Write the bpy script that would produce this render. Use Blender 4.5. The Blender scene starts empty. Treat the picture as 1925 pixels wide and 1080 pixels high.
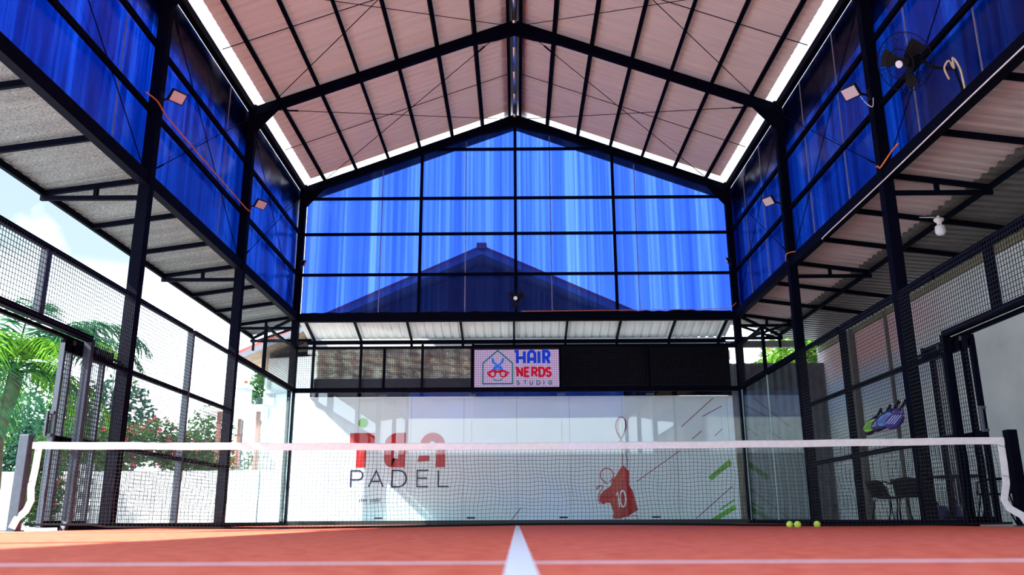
import bpy, math, random
from mathutils import Vector, Matrix

C = bpy.context.scene
col = C.collection
R = random.Random(7)

# ------------------------------------------------------------------ camera
F_PX, PITCH, YAW, ROLL = 1592.9, 0.2679, -0.0044, -0.0048
cam_d = bpy.data.cameras.new('camera')
cam_d.sensor_fit = 'HORIZONTAL'
cam_d.sensor_width = 36.0
cam_d.lens = F_PX / 1925.0 * 36.0
cam_d.clip_end = 300
cam_d.clip_start = 0.02
cam_d.dof.use_dof = True
cam_d.dof.focus_distance = 11.0
cam_d.dof.aperture_fstop = 2.6
cam = bpy.data.objects.new('camera', cam_d)
col.objects.link(cam)
_cy, _sy, _cp, _sp, _cr, _sr = math.cos(YAW), math.sin(YAW), math.cos(PITCH), math.sin(PITCH), math.cos(ROLL), math.sin(ROLL)
_r0 = Vector((_cy, -_sy, 0)); _f = Vector((_sy * _cp, _cy * _cp, _sp)); _u = Vector((-_sy * _sp, -_cy * _sp, _cp))
_r = _r0 * _cr + _u * _sr; _up = _u * _cr - _r0 * _sr
cam.matrix_world = Matrix(((_r.x, _up.x, -_f.x, -0.006), (_r.y, _up.y, -_f.y, -8.789), (_r.z, _up.z, -_f.z, 0.085), (0, 0, 0, 1)))
C.camera = cam

# ------------------------------------------------------------------ light
C.view_settings.view_transform = 'Standard'
C.view_settings.look = 'None'
C.view_settings.gamma = 1
C.view_settings.use_curve_mapping = False
C.view_settings.exposure = 1.75
C.cycles.max_bounces = 12
C.cycles.diffuse_bounces = 6
C.cycles.transparent_max_bounces = 24
C.cycles.caustics_reflective = False
C.cycles.caustics_refractive = False
C.cycles.sample_clamp_indirect = 6

W = bpy.data.worlds.new('sky'); C.world = W; W.use_nodes = True
wn = W.node_tree; wn.nodes.clear()
def wnode(t, **k):
    n = wn.nodes.new(t)
    for a, b in k.items(): setattr(n, a, b)
    return n
w_out = wnode('ShaderNodeOutputWorld'); w_bg = wnode('ShaderNodeBackground')
w_tc = wnode('ShaderNodeTexCoord'); w_sep = wnode('ShaderNodeSeparateXYZ'); w_rmp = wnode('ShaderNodeValToRGB')
w_no = wnode('ShaderNodeTexNoise'); w_cr = wnode('ShaderNodeValToRGB'); w_mx = wnode('ShaderNodeMix', data_type='RGBA')
wn.links.new(w_tc.outputs['Generated'], w_sep.inputs[0]); wn.links.new(w_sep.outputs[2], w_rmp.inputs[0])
e = w_rmp.color_ramp.elements
e[0].position = 0.0; e[0].color = (0.86, 0.97, 1.0, 1)
e[1].position = 1.0; e[1].color = (0.20, 0.42, 0.85, 1)
x = e.new(0.16); x.color = (0.78, 0.92, 1.0, 1)
x = e.new(0.27); x.color = (0.088, 0.112, 0.125, 1)
x = e.new(0.36); x.color = (0.080, 0.105, 0.120, 1)
x = e.new(0.46); x.color = (0.30, 0.46, 0.72, 1)
wn.links.new(w_tc.outputs['Generated'], w_no.inputs['Vector'])
w_no.inputs['Scale'].default_value = 3.2; w_no.inputs['Detail'].default_value = 6
e = w_cr.color_ramp.elements; e[0].position = 0.62; e[1].position = 0.80
wn.links.new(w_no.outputs['Fac'], w_cr.inputs[0]); 
w_ma = wnode('ShaderNodeMath', operation='MULTIPLY_ADD', use_clamp=True); wn.links.new(w_sep.outputs[0], w_ma.inputs[0]); w_ma.inputs[1].default_value = 9.0; w_ma.inputs[2].default_value = 2.75
w_mm = wnode('ShaderNodeMath', operation='MAXIMUM'); wn.links.new(w_ma.outputs[0], w_mm.inputs[0]); wn.links.new(w_cr.outputs[0], w_mm.inputs[1])
w_gt = wnode('ShaderNodeMath', operation='GREATER_THAN'); wn.links.new(w_sep.outputs[2], w_gt.inputs[0]); w_gt.inputs[1].default_value = -0.02
w_mk = wnode('ShaderNodeMath', operation='MULTIPLY'); wn.links.new(w_mm.outputs[0], w_mk.inputs[0]); wn.links.new(w_gt.outputs[0], w_mk.inputs[1])
wn.links.new(w_mk.outputs[0], w_mx.inputs[0])
wn.links.new(w_rmp.outputs[0], w_mx.inputs[6]); w_mx.inputs[7].default_value = (0.46, 0.55, 0.62, 1)
wn.links.new(w_mx.outputs[2], w_bg.inputs[0]); w_bg.inputs[1].default_value = 2.5
wn.links.new(w_bg.outputs[0], w_out.inputs[0])

sun_d = bpy.data.lights.new('sun', 'SUN'); sun_d.energy = 5.5; sun_d.angle = math.radians(0.6); sun_d.color = (1.0, 0.96, 0.9)
sun = bpy.data.objects.new('sun', sun_d); col.objects.link(sun)
SUN_DIR = Vector((1.08, 0.42, -1.0)).normalized()
sun.rotation_euler = SUN_DIR.to_track_quat('-Z', 'Y').to_euler()
sun.location = (-20, -10, 25)

# ------------------------------------------------------------------ materials
MATS = {}
def srgb(r, g, b):
    f = lambda c: (c / 255 / 12.92) if c / 255 <= 0.04045 else ((c / 255 + 0.055) / 1.055) ** 2.4
    return (f(r), f(g), f(b), 1)
class NT:
    def __init__(s, name):
        s.m = bpy.data.materials.new(name); s.m.use_nodes = True; s.t = s.m.node_tree; s.t.nodes.clear()
        s.out = s.n('ShaderNodeOutputMaterial'); MATS[name] = s.m
    def n(s, t, **k):
        o = s.t.nodes.new(t)
        for a, b in k.items():
            if a.startswith('i_'): o.inputs[a[2:].replace('_', ' ')].default_value = b
            else: setattr(o, a, b)
        return o
    def l(s, a, b): s.t.links.new(a, b)
    def pos(s):
        return s.n('ShaderNodeNewGeometry').outputs['Position']
    def noise(s, vec, scale, detail=3, sc=(1, 1, 1), rough=0.5):
        m = s.n('ShaderNodeMapping'); m.inputs['Scale'].default_value = sc; s.l(vec, m.inputs[0])
        q = s.n('ShaderNodeTexNoise'); q.inputs['Scale'].default_value = scale; q.inputs['Detail'].default_value = detail
        q.inputs['Roughness'].default_value = rough
        s.l(m.outputs[0], q.inputs['Vector']); return q.outputs['Fac']
    def ramp(s, fac, *st):
        r = s.n('ShaderNodeValToRGB'); e = r.color_ramp.elements
        e[0].position, e[0].color = st[0]; e[1].position, e[1].color = st[-1]
        for p, c in st[1:-1]:
            k = e.new(p); k.color = c
        s.l(fac, r.inputs[0]); return r.outputs[0]
    def bump(s, h, st, dist=0.01):
        b = s.n('ShaderNodeBump'); b.inputs['Strength'].default_value = st; b.inputs['Distance'].default_value = dist
        s.l(h, b.inputs['Height']); return b.outputs[0]

def solid(name, c, rough=0.5, metal=0.0, var=0.12, scale=14, bump=0.0, spec=0.5):
    t = NT(name); p = t.n('ShaderNodeBsdfPrincipled'); p.inputs['Roughness'].default_value = rough
    p.inputs['Metallic'].default_value = metal; p.inputs['Specular IOR Level'].default_value = spec
    nz = t.noise(t.pos(), scale, 4)
    lo = tuple(v * (1 - var) for v in c[:3]) + (1,); hi = tuple(min(1, v * (1 + var)) for v in c[:3]) + (1,)
    t.l(t.ramp(nz, (0.3, lo), (0.7, hi)), p.inputs['Base Color'])
    if bump: t.l(t.bump(nz, bump), p.inputs['Normal'])
    t.l(p.outputs[0], t.out.inputs[0]); return t.m

def translucent(name, c, amount, rough=0.6, streak=(1, 1, 1), var=0.15, scale=6, ct=None):
    t = NT(name); nz = t.noise(t.pos(), scale, 4, streak)
    lo = tuple(v * (1 - var) for v in c[:3]) + (1,); hi = tuple(min(1, v * (1 + var)) for v in c[:3]) + (1,)
    colr = t.ramp(nz, (0.3, lo), (0.7, hi))
    d = t.n('ShaderNodeBsdfDiffuse'); q = t.n('ShaderNodeBsdfTranslucent'); m = t.n('ShaderNodeMixShader'); m.inputs[0].default_value = amount
    t.l(colr, d.inputs[0])
    if ct: q.inputs[0].default_value = ct
    else: t.l(colr, q.inputs[0])
    t.l(d.outputs[0], m.inputs[1]); t.l(q.outputs[0], m.inputs[2])
    g = t.n('ShaderNodeBsdfGlossy'); g.inputs['Roughness'].default_value = rough
    m2 = t.n('ShaderNodeMixShader'); m2.inputs[0].default_value = 0.04
    t.l(m.outputs[0], m2.inputs[1]); t.l(g.outputs[0], m2.inputs[2]); t.l(m2.outputs[0], t.out.inputs[0]); return t.m

STEEL = solid('black_painted_steel', (0.0015, 0.002, 0.007, 1), 0.7, 0, 0.2, 20, spec=0.03)
STEEL2 = solid('dark_grey_and_lit_steel', (0.028, 0.038, 0.058, 1), 0.4, 0, 0.2, 20)  # grey steel parts; on the left posts the grey carries painted-in daylight
WIRE = solid('black_wire', (0.008, 0.009, 0.014, 1), 0.5, 0, 0.1, 20, spec=0.2)
ALU = solid('silver_metal', (0.6, 0.62, 0.65, 1), 0.3, 0.9, 0.1, 20)
BLACKP = solid('black_plastic', (0.003, 0.003, 0.004, 1), 0.6, spec=0.15)
WHITEP = solid('white_plastic', (0.75, 0.75, 0.78, 1), 0.4)
CREAM = solid('cream_cable', (0.5, 0.4, 0.25, 1), 0.5)
ORANGE = solid('orange_conduit', (0.60, 0.17, 0.03, 1), 0.5)
WHITEW = solid('white_plaster', (0.78, 0.78, 0.76, 1), 0.9, 0, 0.04, 2)
PAVE = solid('pale_concrete', (0.62, 0.61, 0.58, 1), 0.95, 0, 0.1, 3)
TAPE = solid('white_net_tape', (0.80, 0.79, 0.76, 1), 0.8, 0, 0.06, 30)
LENS = solid('pale_lamp_glass', (0.62, 0.56, 0.56, 1), 0.35, 0, 0.03, 4)
REDP = solid('red_wall_paint', (0.50, 0.012, 0.012, 1), 0.7, 0, 0.05, 6)
REDP2 = solid('orange_red_wall_paint', (0.55, 0.04, 0.02, 1), 0.7, 0, 0.05, 6)
GREENP = solid('lime_wall_paint', (0.15, 0.50, 0.03, 1), 0.7, 0, 0.05, 6)
NAVYP = solid('navy_wall_paint', (0.012, 0.02, 0.07, 1), 0.7, 0, 0.05, 6)
WHITEPT = solid('white_wall_paint', (0.85, 0.85, 0.85, 1), 0.7, 0, 0.02, 6)
MAROON = solid('thin_maroon_paint', (0.25, 0.02, 0.05, 1), 0.7, 0, 0.05, 6)
TILE = solid('red_roof_tile', (0.35, 0.06, 0.05, 1), 0.8, 0, 0.25, 5)
SOFFIT = solid('brown_soffit', (0.22, 0.15, 0.09, 1), 0.8, 0, 0.2, 4)
TRUNK = solid('bark', (0.12, 0.09, 0.06, 1), 0.9, 0, 0.3, 10, 0.3)
WOODE = solid('brown_wall_edge', (0.16, 0.13, 0.09, 1), 0.8)
STONE = solid('grey_quoin_stone', (0.45, 0.46, 0.46, 1), 0.9, 0, 0.2, 6)

def leafmat(name, c):
    t = NT(name); nz = t.noise(t.pos(), 5, 3)
    lo = tuple(v * 0.6 for v in c[:3]) + (1,); hi = tuple(min(1, v * 1.4) for v in c[:3]) + (1,)
    cr = t.ramp(nz, (0.3, lo), (0.7, hi))
    d = t.n('ShaderNodeBsdfDiffuse'); q = t.n('ShaderNodeBsdfTranslucent'); m = t.n('ShaderNodeMixShader'); m.inputs[0].default_value = 0.4
    t.l(cr, d.inputs[0]); t.l(cr, q.inputs[0]); t.l(d.outputs[0], m.inputs[1]); t.l(q.outputs[0], m.inputs[2]); t.l(m.outputs[0], t.out.inputs[0])
    return t.m
LEAF = leafmat('green_leaf', (0.06, 0.13, 0.04)); PALML = leafmat('palm_leaf', (0.04, 0.13, 0.06)); PALMY = leafmat('bright_palm_leaf', (0.13, 0.32, 0.03))
DLEAF = leafmat('dark_leaf', (0.03, 0.08, 0.05)); PINKF = leafmat('pink_flower', (0.85, 0.08, 0.16)); ORAF = leafmat('orange_flower', (0.85, 0.20, 0.06))
YLEAF = leafmat('lime_leaf', (0.14, 0.28, 0.04))

# roof sheet: cool grey-rose translucent corrugated sheet
ROOF = translucent('translucent_roof_sheet', (0.55, 0.47, 0.46), 0.165, 0.6, (0.25, 6, 0.25), 0.08, 2.0, (0.80, 0.69, 0.63, 1))
ROOFE = translucent('daylight_bright_roof_edge', (0.80, 0.76, 0.76), 0.5, 0.6, (0.25, 6, 0.25), 0.05, 2.0, (0.95, 0.92, 0.92, 1))  # daylight leaking in at the roof edge, put in as a brighter sheet
CANW = translucent('white_canopy_sheet', (0.62, 0.62, 0.60), 0.30, 0.6, (1, 1, 1), 0.05, 2.0)
CANR = translucent('grey_rose_canopy_sheet', (0.50, 0.45, 0.44), 0.13, 0.6, (0.4, 5, 1), 0.14, 2.0)
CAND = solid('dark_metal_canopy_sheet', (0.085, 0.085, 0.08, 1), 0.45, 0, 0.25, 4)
# speckled grey canopy
t = NT('speckled_grey_canopy'); p = t.n('ShaderNodeBsdfPrincipled', i_Roughness=0.95)
a = t.noise(t.pos(), 60, 5, (0.6, 1.2, 1), 0.85); b = t.noise(t.pos(), 1.5, 3, (0.3, 2.2, 1))
cA = t.ramp(a, (0.38, (0.10, 0.11, 0.11, 1)), (0.64, (0.36, 0.39, 0.38, 1)))
cB = t.ramp(b, (0.3, (0.72, 0.72, 0.72, 1)), (0.7, (1, 1, 1, 1)))
mx = t.n('ShaderNodeMix', data_type='RGBA', blend_type='MULTIPLY'); mx.inputs[0].default_value = 1
t.l(cA, mx.inputs[6]); t.l(cB, mx.inputs[7])
d = t.n('ShaderNodeBsdfDiffuse'); q = t.n('ShaderNodeBsdfTranslucent'); m = t.n('ShaderNodeMixShader'); m.inputs[0].default_value = 0.12
t.l(mx.outputs[2], d.inputs[0]); t.l(mx.outputs[2], q.inputs[0]); t.l(d.outputs[0], m.inputs[1]); t.l(q.outputs[0], m.inputs[2]); t.l(m.outputs[0], t.out.inputs[0])
FELT = t.m

# blue translucent wall sheeting
def blue(name, streak, clear, lo, mid, hi):
    t = NT(name); P = t.pos()
    a = t.noise(P, 1.0, 5, streak, 0.65)
    b = t.noise(P, 1.0, 2, tuple(v * 6 for v in streak), 0.5)
    ad = t.n('ShaderNodeMath', operation='MULTIPLY_ADD'); t.l(b, ad.inputs[0]); ad.inputs[1].default_value = 0.35; t.l(a, ad.inputs[2])
    s = t.n('ShaderNodeMath', operation='MULTIPLY'); t.l(ad.outputs[0], s.inputs[0]); s.inputs[1].default_value = 0.85
    tc = t.ramp(s.outputs[0], (0.36, lo), (0.56, mid), (0.72, hi))
    tr = t.n('ShaderNodeBsdfTransparent'); t.l(tc, tr.inputs[0])
    tl = t.n('ShaderNodeBsdfTranslucent'); t.l(tc, tl.inputs[0])
    df = t.n('ShaderNodeBsdfDiffuse'); df.inputs[0].default_value = (0.008, 0.02, 0.22, 1)
    m1 = t.n('ShaderNodeMixShader'); m1.inputs[0].default_value = 1 - clear; t.l(tr.outputs[0], m1.inputs[1]); t.l(tl.outputs[0], m1.inputs[2])
    m2 = t.n('ShaderNodeMixShader'); m2.inputs[0].default_value = 0.03; t.l(m1.outputs[0], m2.inputs[1]); t.l(df.outputs[0], m2.inputs[2])
    g = t.n('ShaderNodeBsdfGlossy'); g.inputs['Roughness'].default_value = 0.2; g.inputs[0].default_value = (0.8, 0.8, 0.9, 1)
    h = t.noise(P, 0.8, 1, (1, 1, 0.6)); t.l(t.bump(h, 0.5, 0.25), g.inputs['Normal'])
    lw = t.n('ShaderNodeLayerWeight'); lw.inputs[0].default_value = 0.5
    pw = t.n('ShaderNodeMath', operation='POWER'); t.l(lw.outputs['Facing'], pw.inputs[0]); pw.inputs[1].default_value = 4.0
    mm = t.n('ShaderNodeMath', operation='MULTIPLY_ADD'); t.l(pw.outputs[0], mm.inputs[0]); mm.inputs[1].default_value = 0.45; mm.inputs[2].default_value = 0.02
    m3 = t.n('ShaderNodeMixShader'); t.l(mm.outputs[0], m3.inputs[0]); t.l(m2.outputs[0], m3.inputs[1]); t.l(g.outputs[0], m3.inputs[2])
    t.l(m3.outputs[0], t.out.inputs[0]); return t.m
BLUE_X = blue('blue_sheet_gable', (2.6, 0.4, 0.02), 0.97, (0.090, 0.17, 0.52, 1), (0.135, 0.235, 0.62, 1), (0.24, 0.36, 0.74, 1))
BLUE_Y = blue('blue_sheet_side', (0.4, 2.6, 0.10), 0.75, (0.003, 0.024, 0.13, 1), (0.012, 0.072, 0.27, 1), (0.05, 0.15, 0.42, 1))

# glass
def glass(name, tint, k=0.42):
    t = NT(name); tr = t.n('ShaderNodeBsdfTransparent'); tr.inputs[0].default_value = tint
    g = t.n('ShaderNodeBsdfGlossy'); g.inputs['Roughness'].default_value = 0.0; g.inputs[0].default_value = (1, 1, 1, 1)
    lw = t.n('ShaderNodeLayerWeight'); lw.inputs[0].default_value = 0.5
    pw = t.n('ShaderNodeMath', operation='POWER'); t.l(lw.outputs['Facing'], pw.inputs[0]); pw.inputs[1].default_value = 5.0
    mm = t.n('ShaderNodeMath', operation='MULTIPLY_ADD'); t.l(pw.outputs[0], mm.inputs[0]); mm.inputs[1].default_value = k; mm.inputs[2].default_value = 0.036
    m = t.n('ShaderNodeMixShader'); t.l(mm.outputs[0], m.inputs[0]); t.l(tr.outputs[0], m.inputs[1]); t.l(g.outputs[0], m.inputs[2])
    t.l(m.outputs[0], t.out.inputs[0]); return t.m
GLASS = glass('clear_tempered_glass', (0.95, 0.985, 0.985, 1))
GLASS2 = glass('green_tinted_glass', (0.90, 0.97, 0.965, 1))

# turf with painted lines (T shape of the service line and centre line)
t = NT('red_turf'); P = t.pos(); sp = t.n('ShaderNodeSeparateXYZ'); t.l(P, sp.inputs[0])
fine = t.noise(P, 260, 4); mid = t.noise(P, 14, 3); edge = t.noise(P, 90, 2)
def M2(op, a, b=None, c=None):
    n = t.n('ShaderNodeMath', operation=op)
    for i, v in enumerate((a, b, c)):
        if v is None: continue
        if isinstance(v, (int, float)): n.inputs[i].default_value = v
        else: t.l(v, n.inputs[i])
    return n.outputs[0]
jx = M2('MULTIPLY_ADD', M2('SUBTRACT', edge, 0.5), 0.012, sp.outputs[0]); jy = M2('MULTIPLY_ADD', M2('SUBTRACT', edge, 0.5), 0.014, sp.outputs[1])
def band(v, c, hw): return M2('LESS_THAN', M2('ABSOLUTE', M2('SUBTRACT', v, c)), hw)
l_serv = band(jy, -6.93, 0.028)
l_serv2 = band(jy, 6.93, 0.028)
l_cent = M2('MULTIPLY', band(jx, 0.0, 0.029), M2('LESS_THAN', M2('ABSOLUTE', sp.outputs[1]), 7.42))
inside = M2('LESS_THAN', M2('ABSOLUTE', sp.outputs[0]), 4.99)
mask = M2('MULTIPLY', M2('MAXIMUM', M2('MAXIMUM', l_serv, l_serv2), l_cent), inside)
mixn = M2('MULTIPLY_ADD', mid, 0.5, M2('MULTIPLY', fine, 0.5))
base = t.ramp(mixn, (0.36, (0.60, 0.095, 0.050, 1)), (0.5, (0.78, 0.145, 0.080, 1)), (0.64, (0.88, 0.25, 0.15, 1)))
mx = t.n('ShaderNodeMix', data_type='RGBA'); t.l(mask, mx.inputs[0]); t.l(base, mx.inputs[6]); mx.inputs[7].default_value = (0.86, 0.85, 0.86, 1)
p = t.n('ShaderNodeBsdfPrincipled', i_Roughness=0.95); p.inputs['Specular IOR Level'].default_value = 0.1
t.l(mx.outputs[2], p.inputs['Base Color']); t.l(t.bump(fine, 0.8, 0.004), p.inputs['Normal']); t.l(p.outputs[0], t.out.inputs[0]); TURF = t.m

# mural wall plaster with panel seams
t = NT('white_panel_wall'); P = t.pos(); sp = t.n('ShaderNodeSeparateXYZ'); t.l(P, sp.inputs[0])
nz = t.noise(P, 2, 4)
cr = t.ramp(nz, (0.3, (0.76, 0.87, 0.90, 1)), (0.7, (0.80, 0.90, 0.93, 1)))
fr = t.n('ShaderNodeMath', operation='PINGPONG'); t.l(sp.outputs[0], fr.inputs[0]); fr.inputs[1].default_value = 0.61
lt = t.n('ShaderNodeMath', operation='LESS_THAN'); t.l(fr.outputs[0], lt.inputs[0]); lt.inputs[1].default_value = 0.006
mx = t.n('ShaderNodeMix', data_type='RGBA'); t.l(lt.outputs[0], mx.inputs[0]); t.l(cr, mx.inputs[6]); mx.inputs[7].default_value = (0.5, 0.51, 0.54, 1)
p = t.n('ShaderNodeBsdfPrincipled', i_Roughness=0.7); t.l(mx.outputs[2], p.inputs['Base Color']); t.l(p.outputs[0], t.out.inputs[0]); MURALW = t.m

# right boundary wall: grey render with soft pink and blue patches
t = NT('grey_rendered_wall'); P = t.pos(); sp = t.n('ShaderNodeSeparateXYZ'); t.l(P, sp.inputs[0])
nz = t.noise(P, 1.3, 5)
cr = t.ramp(nz, (0.3, (0.42, 0.46, 0.44, 1)), (0.7, (0.52, 0.56, 0.54, 1)))
def blob(cyy, czz, ry, rz):
    a = M2('DIVIDE', M2('SUBTRACT', sp.outputs[1], cyy), ry); b = M2('DIVIDE', M2('SUBTRACT', sp.outputs[2], czz), rz)
    d = M2('ADD', M2('MULTIPLY', a, a), M2('MULTIPLY', b, b)); return M2('MAXIMUM', M2('SUBTRACT', 1.0, d), 0.0)
mx1 = t.n('ShaderNodeMix', data_type='RGBA'); t.l(M2('MULTIPLY', blob(9.5, 3.75, 4.2, 0.75), 0.7), mx1.inputs[0]); t.l(cr, mx1.inputs[6]); mx1.inputs[7].default_value = (0.66, 0.27, 0.27, 1)
mx2 = t.n('ShaderNodeMix', data_type='RGBA'); t.l(M2('MULTIPLY', blob(9.8, 2.85, 4.2, 0.65), 0.65), mx2.inputs[0]); t.l(mx1.outputs[2], mx2.inputs[6]); mx2.inputs[7].default_value = (0.27, 0.36, 0.55, 1)
p = t.n('ShaderNodeBsdfPrincipled', i_Roughness=0.85); t.l(mx2.outputs[2], p.inputs['Base Color']); t.l(t.bump(nz, 0.2), p.inputs['Normal']); t.l(p.outputs[0], t.out.inputs[0]); GREYW = t.m

DARKW = solid('dark_grey_corrugated_fence', (0.10, 0.095, 0.10, 1), 0.7, 0, 0.2, 4)
BLACKC = solid('black_cloth', (0.004, 0.004, 0.006, 1), 0.95, 0, 0.3, 8, spec=0.1)
# crumpled foil
t = NT('crumpled_olive_foil'); P = t.pos(); p = t.n('ShaderNodeBsdfPrincipled', i_Roughness=0.35, i_Metallic=0.35)
nz = t.noise(P, 3.2, 3, (1, 1, 1.3), 0.55); n2 = t.noise(P, 2.5, 3)
t.l(t.ramp(n2, (0.3, (0.20, 0.21, 0.17, 1)), (0.7, (0.50, 0.52, 0.40, 1))), p.inputs['Base Color']); t.l(t.bump(nz, 0.8, 0.12), p.inputs['Normal']); t.l(p.outputs[0], t.out.inputs[0]); FOIL = t.m
# ball
BALL = solid('yellow_green_felt', (0.50, 0.72, 0.05, 1), 0.95, 0, 0.15, 60, 0.3)

def emis(name, c, s=1.0):
    t = NT(name); q = t.n('ShaderNodeEmission'); q.inputs[1].default_value = s
    nz = t.noise(t.pos(), 120, 1); lo = tuple(v * 0.85 for v in c[:3]) + (1,)
    t.l(t.ramp(nz, (0.35, lo), (0.65, c)), q.inputs[0]); t.l(q.outputs[0], t.out.inputs[0]); return t.m
SCR = emis('lavender_screen', srgb(200, 172, 218), 0.27)
SCRB = emis('blue_screen', srgb(20, 60, 205), 0.32)
SCRB2 = emis('light_blue_screen', srgb(45, 110, 225), 0.32)
SCRR = emis('red_screen', srgb(190, 20, 45), 0.32)
SCRT = emis('teal_screen', srgb(25, 105, 115), 0.32)

# ------------------------------------------------------------------ mesh helpers
class MB:
    def __init__(s): s.v = []; s.f = []
    def add(s, vs, fs):
        o = len(s.v); s.v += [tuple(q) for q in vs]; s.f += [tuple(i + o for i in f) for f in fs]; return s
    def box(s, x0, x1, y0, y1, z0, z1):
        return s.add([(x0, y0, z0), (x1, y0, z0), (x1, y1, z0), (x0, y1, z0), (x0, y0, z1), (x1, y0, z1), (x1, y1, z1), (x0, y1, z1)],
                     [(0, 3, 2, 1), (4, 5, 6, 7), (0, 1, 5, 4), (1, 2, 6, 5), (2, 3, 7, 6), (3, 0, 4, 7)])
    def cbox(s, c, d, rot=None):
        vs = []
        for z in (-1, 1):
            for x, y in ((-1, -1), (1, -1), (1, 1), (-1, 1)):
                q = Vector((x * d[0] / 2, y * d[1] / 2, z * d[2] / 2))
                if rot is not None: q = rot @ q
                vs.append(q + Vector(c))
        return s.add(vs, [(0, 3, 2, 1), (4, 5, 6, 7), (0, 1, 5, 4), (1, 2, 6, 5), (2, 3, 7, 6), (3, 0, 4, 7)])
    def bar(s, a, b, w, h, up=(0, 0, 1)):
        a = Vector(a); b = Vector(b); d = (b - a).normalized(); up = Vector(up)
        if abs(d.dot(up)) > 0.98: up = Vector((0, 1, 0))
        sd = d.cross(up).normalized(); u = sd.cross(d).normalized()
        vs = []
        for q in (a, b):
            for i, j in ((-1, -1), (1, -1), (1, 1), (-1, 1)): vs.append(q + sd * (i * w / 2) + u * (j * h / 2))
        return s.add(vs, [(0, 1, 2, 3), (7, 6, 5, 4), (0, 4, 5, 1), (1, 5, 6, 2), (2, 6, 7, 3), (3, 7, 4, 0)])
    def tube(s, pts, r, n=8, cap=True):
        pts = [Vector(q) for q in pts]; k = len(pts); vs = []
        rr = r if isinstance(r, (list, tuple)) else [r] * k
        for i, q in enumerate(pts):
            d = (pts[min(i + 1, k - 1)] - pts[max(i - 1, 0)]).normalized()
            up = Vector((0, 0, 1)) if abs(d.z) < 0.9 else Vector((0, 1, 0))
            a = d.cross(up).normalized(); b = a.cross(d)
            for j in range(n):
                t = 2 * math.pi * j / n + math.pi / n; vs.append(q + (a * math.cos(t) + b * math.sin(t)) * rr[i])
        fs = []
        for i in range(k - 1):
            for j in range(n):
                fs.append((i * n + j, i * n + (j + 1) % n, (i + 1) * n + (j + 1) % n, (i + 1) * n + j))
        if cap: fs.append(tuple(range(n))[::-1]); fs.append(tuple((k - 1) * n + j for j in range(n)))
        return s.add(vs, fs)
    def prism(s, poly, axis, c0, c1):
        # poly: list of 2D points in the plane normal to axis; axis 'Y': (x,z), 'X': (y,z), 'Z': (x,y)
        mk = {'Y': lambda p, c: (p[0], c, p[1]), 'X': lambda p, c: (c, p[0], p[1]), 'Z': lambda p, c: (p[0], p[1], c)}[axis]
        n = len(poly); vs = [mk(p, c0) for p in poly] + [mk(p, c1) for p in poly]
        fs = [tuple(range(n)), tuple(range(2 * n - 1, n - 1, -1))] + [(i, (i + 1) % n + 0, n + (i + 1) % n, n + i)[::-1] for i in range(n)]
        return s.add(vs, fs)
    def ball(s, c, r, nu=16, nv=10, sc=(1, 1, 1)):
        vs = [(c[0], c[1], c[2] - r * sc[2])]
        for i in range(1, nv):
            t = -math.pi / 2 + math.pi * i / nv
            for j in range(nu):
                a = 2 * math.pi * j / nu
                vs.append((c[0] + r * sc[0] * math.cos(t) * math.cos(a), c[1] + r * sc[1] * math.cos(t) * math.sin(a), c[2] + r * sc[2] * math.sin(t)))
        vs.append((c[0], c[1], c[2] + r * sc[2])); fs = []
        for j in range(nu):
            fs.append((0, 1 + (j + 1) % nu, 1 + j)); L = len(vs) - 1; b = 1 + (nv - 2) * nu; fs.append((L, b + j, b + (j + 1) % nu))
        for i in range(nv - 2):
            for j in range(nu):
                a = 1 + i * nu; fs.append((a + j, a + (j + 1) % nu, a + nu + (j + 1) % nu, a + nu + j))
        return s.add(vs, fs)
    def lathe(s, prof, c, n=24, M=None):
        vs = []; fs = []; k = len(prof)
        for r, z in prof:
            for j in range(n):
                a = 2 * math.pi * j / n; q = Vector((r * math.cos(a), r * math.sin(a), z))
                if M is not None: q = M @ q
                vs.append(q + Vector(c))
        for i in range(k - 1):
            for j in range(n): fs.append((i * n + j, i * n + (j + 1) % n, (i + 1) * n + (j + 1) % n, (i + 1) * n + j))
        fs.append(tuple(range(n))[::-1]); fs.append(tuple((k - 1) * n + j for j in range(n)))
        return s.add(vs, fs)

BASE = {}
def build(name, mb, mat, parent=None, smooth=False, bevel=0.0):
    me = bpy.data.meshes.new(name)
    if parent is None:
        xs = [v[0] for v in mb.v]; ys = [v[1] for v in mb.v]; zs = [v[2] for v in mb.v]
        o = Vector(((min(xs) + max(xs)) / 2, (min(ys) + max(ys)) / 2, min(zs)))
    else: o = BASE[parent.name]
    me.from_pydata([tuple(Vector(v) - o) for v in mb.v], [], mb.f)
    me.materials.append(mat)
    if smooth: me.polygons.foreach_set('use_smooth', [True] * len(me.polygons))
    me.update()
    ob = bpy.data.objects.new(name, me); col.objects.link(ob)
    if parent is None: ob.location = o
    else: ob.parent = parent
    BASE[ob.name] = o.copy()
    if bevel:
        b = ob.modifiers.new('bevel', 'BEVEL'); b.width = bevel; b.segments = 2; b.limit_method = 'ANGLE'
    return ob
def tag(o, label, cat, group=None, kind=None):
    o['label'] = label; o['category'] = cat
    if group: o['group'] = group
    if kind: o['kind'] = kind
    return o
def thing(name, label, cat, loc, group=None):
    o = bpy.data.objects.new(name, None); col.objects.link(o); o.location = loc; o.empty_display_size = 0.1
    BASE[o.name] = Vector(loc); tag(o, label, cat, group); return o
def struct(name, mb, mat, label=None, smooth=False):
    o = build(name, mb, mat, None, smooth); o['kind'] = 'structure'
    if label: o['label'] = label
    return o

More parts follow.
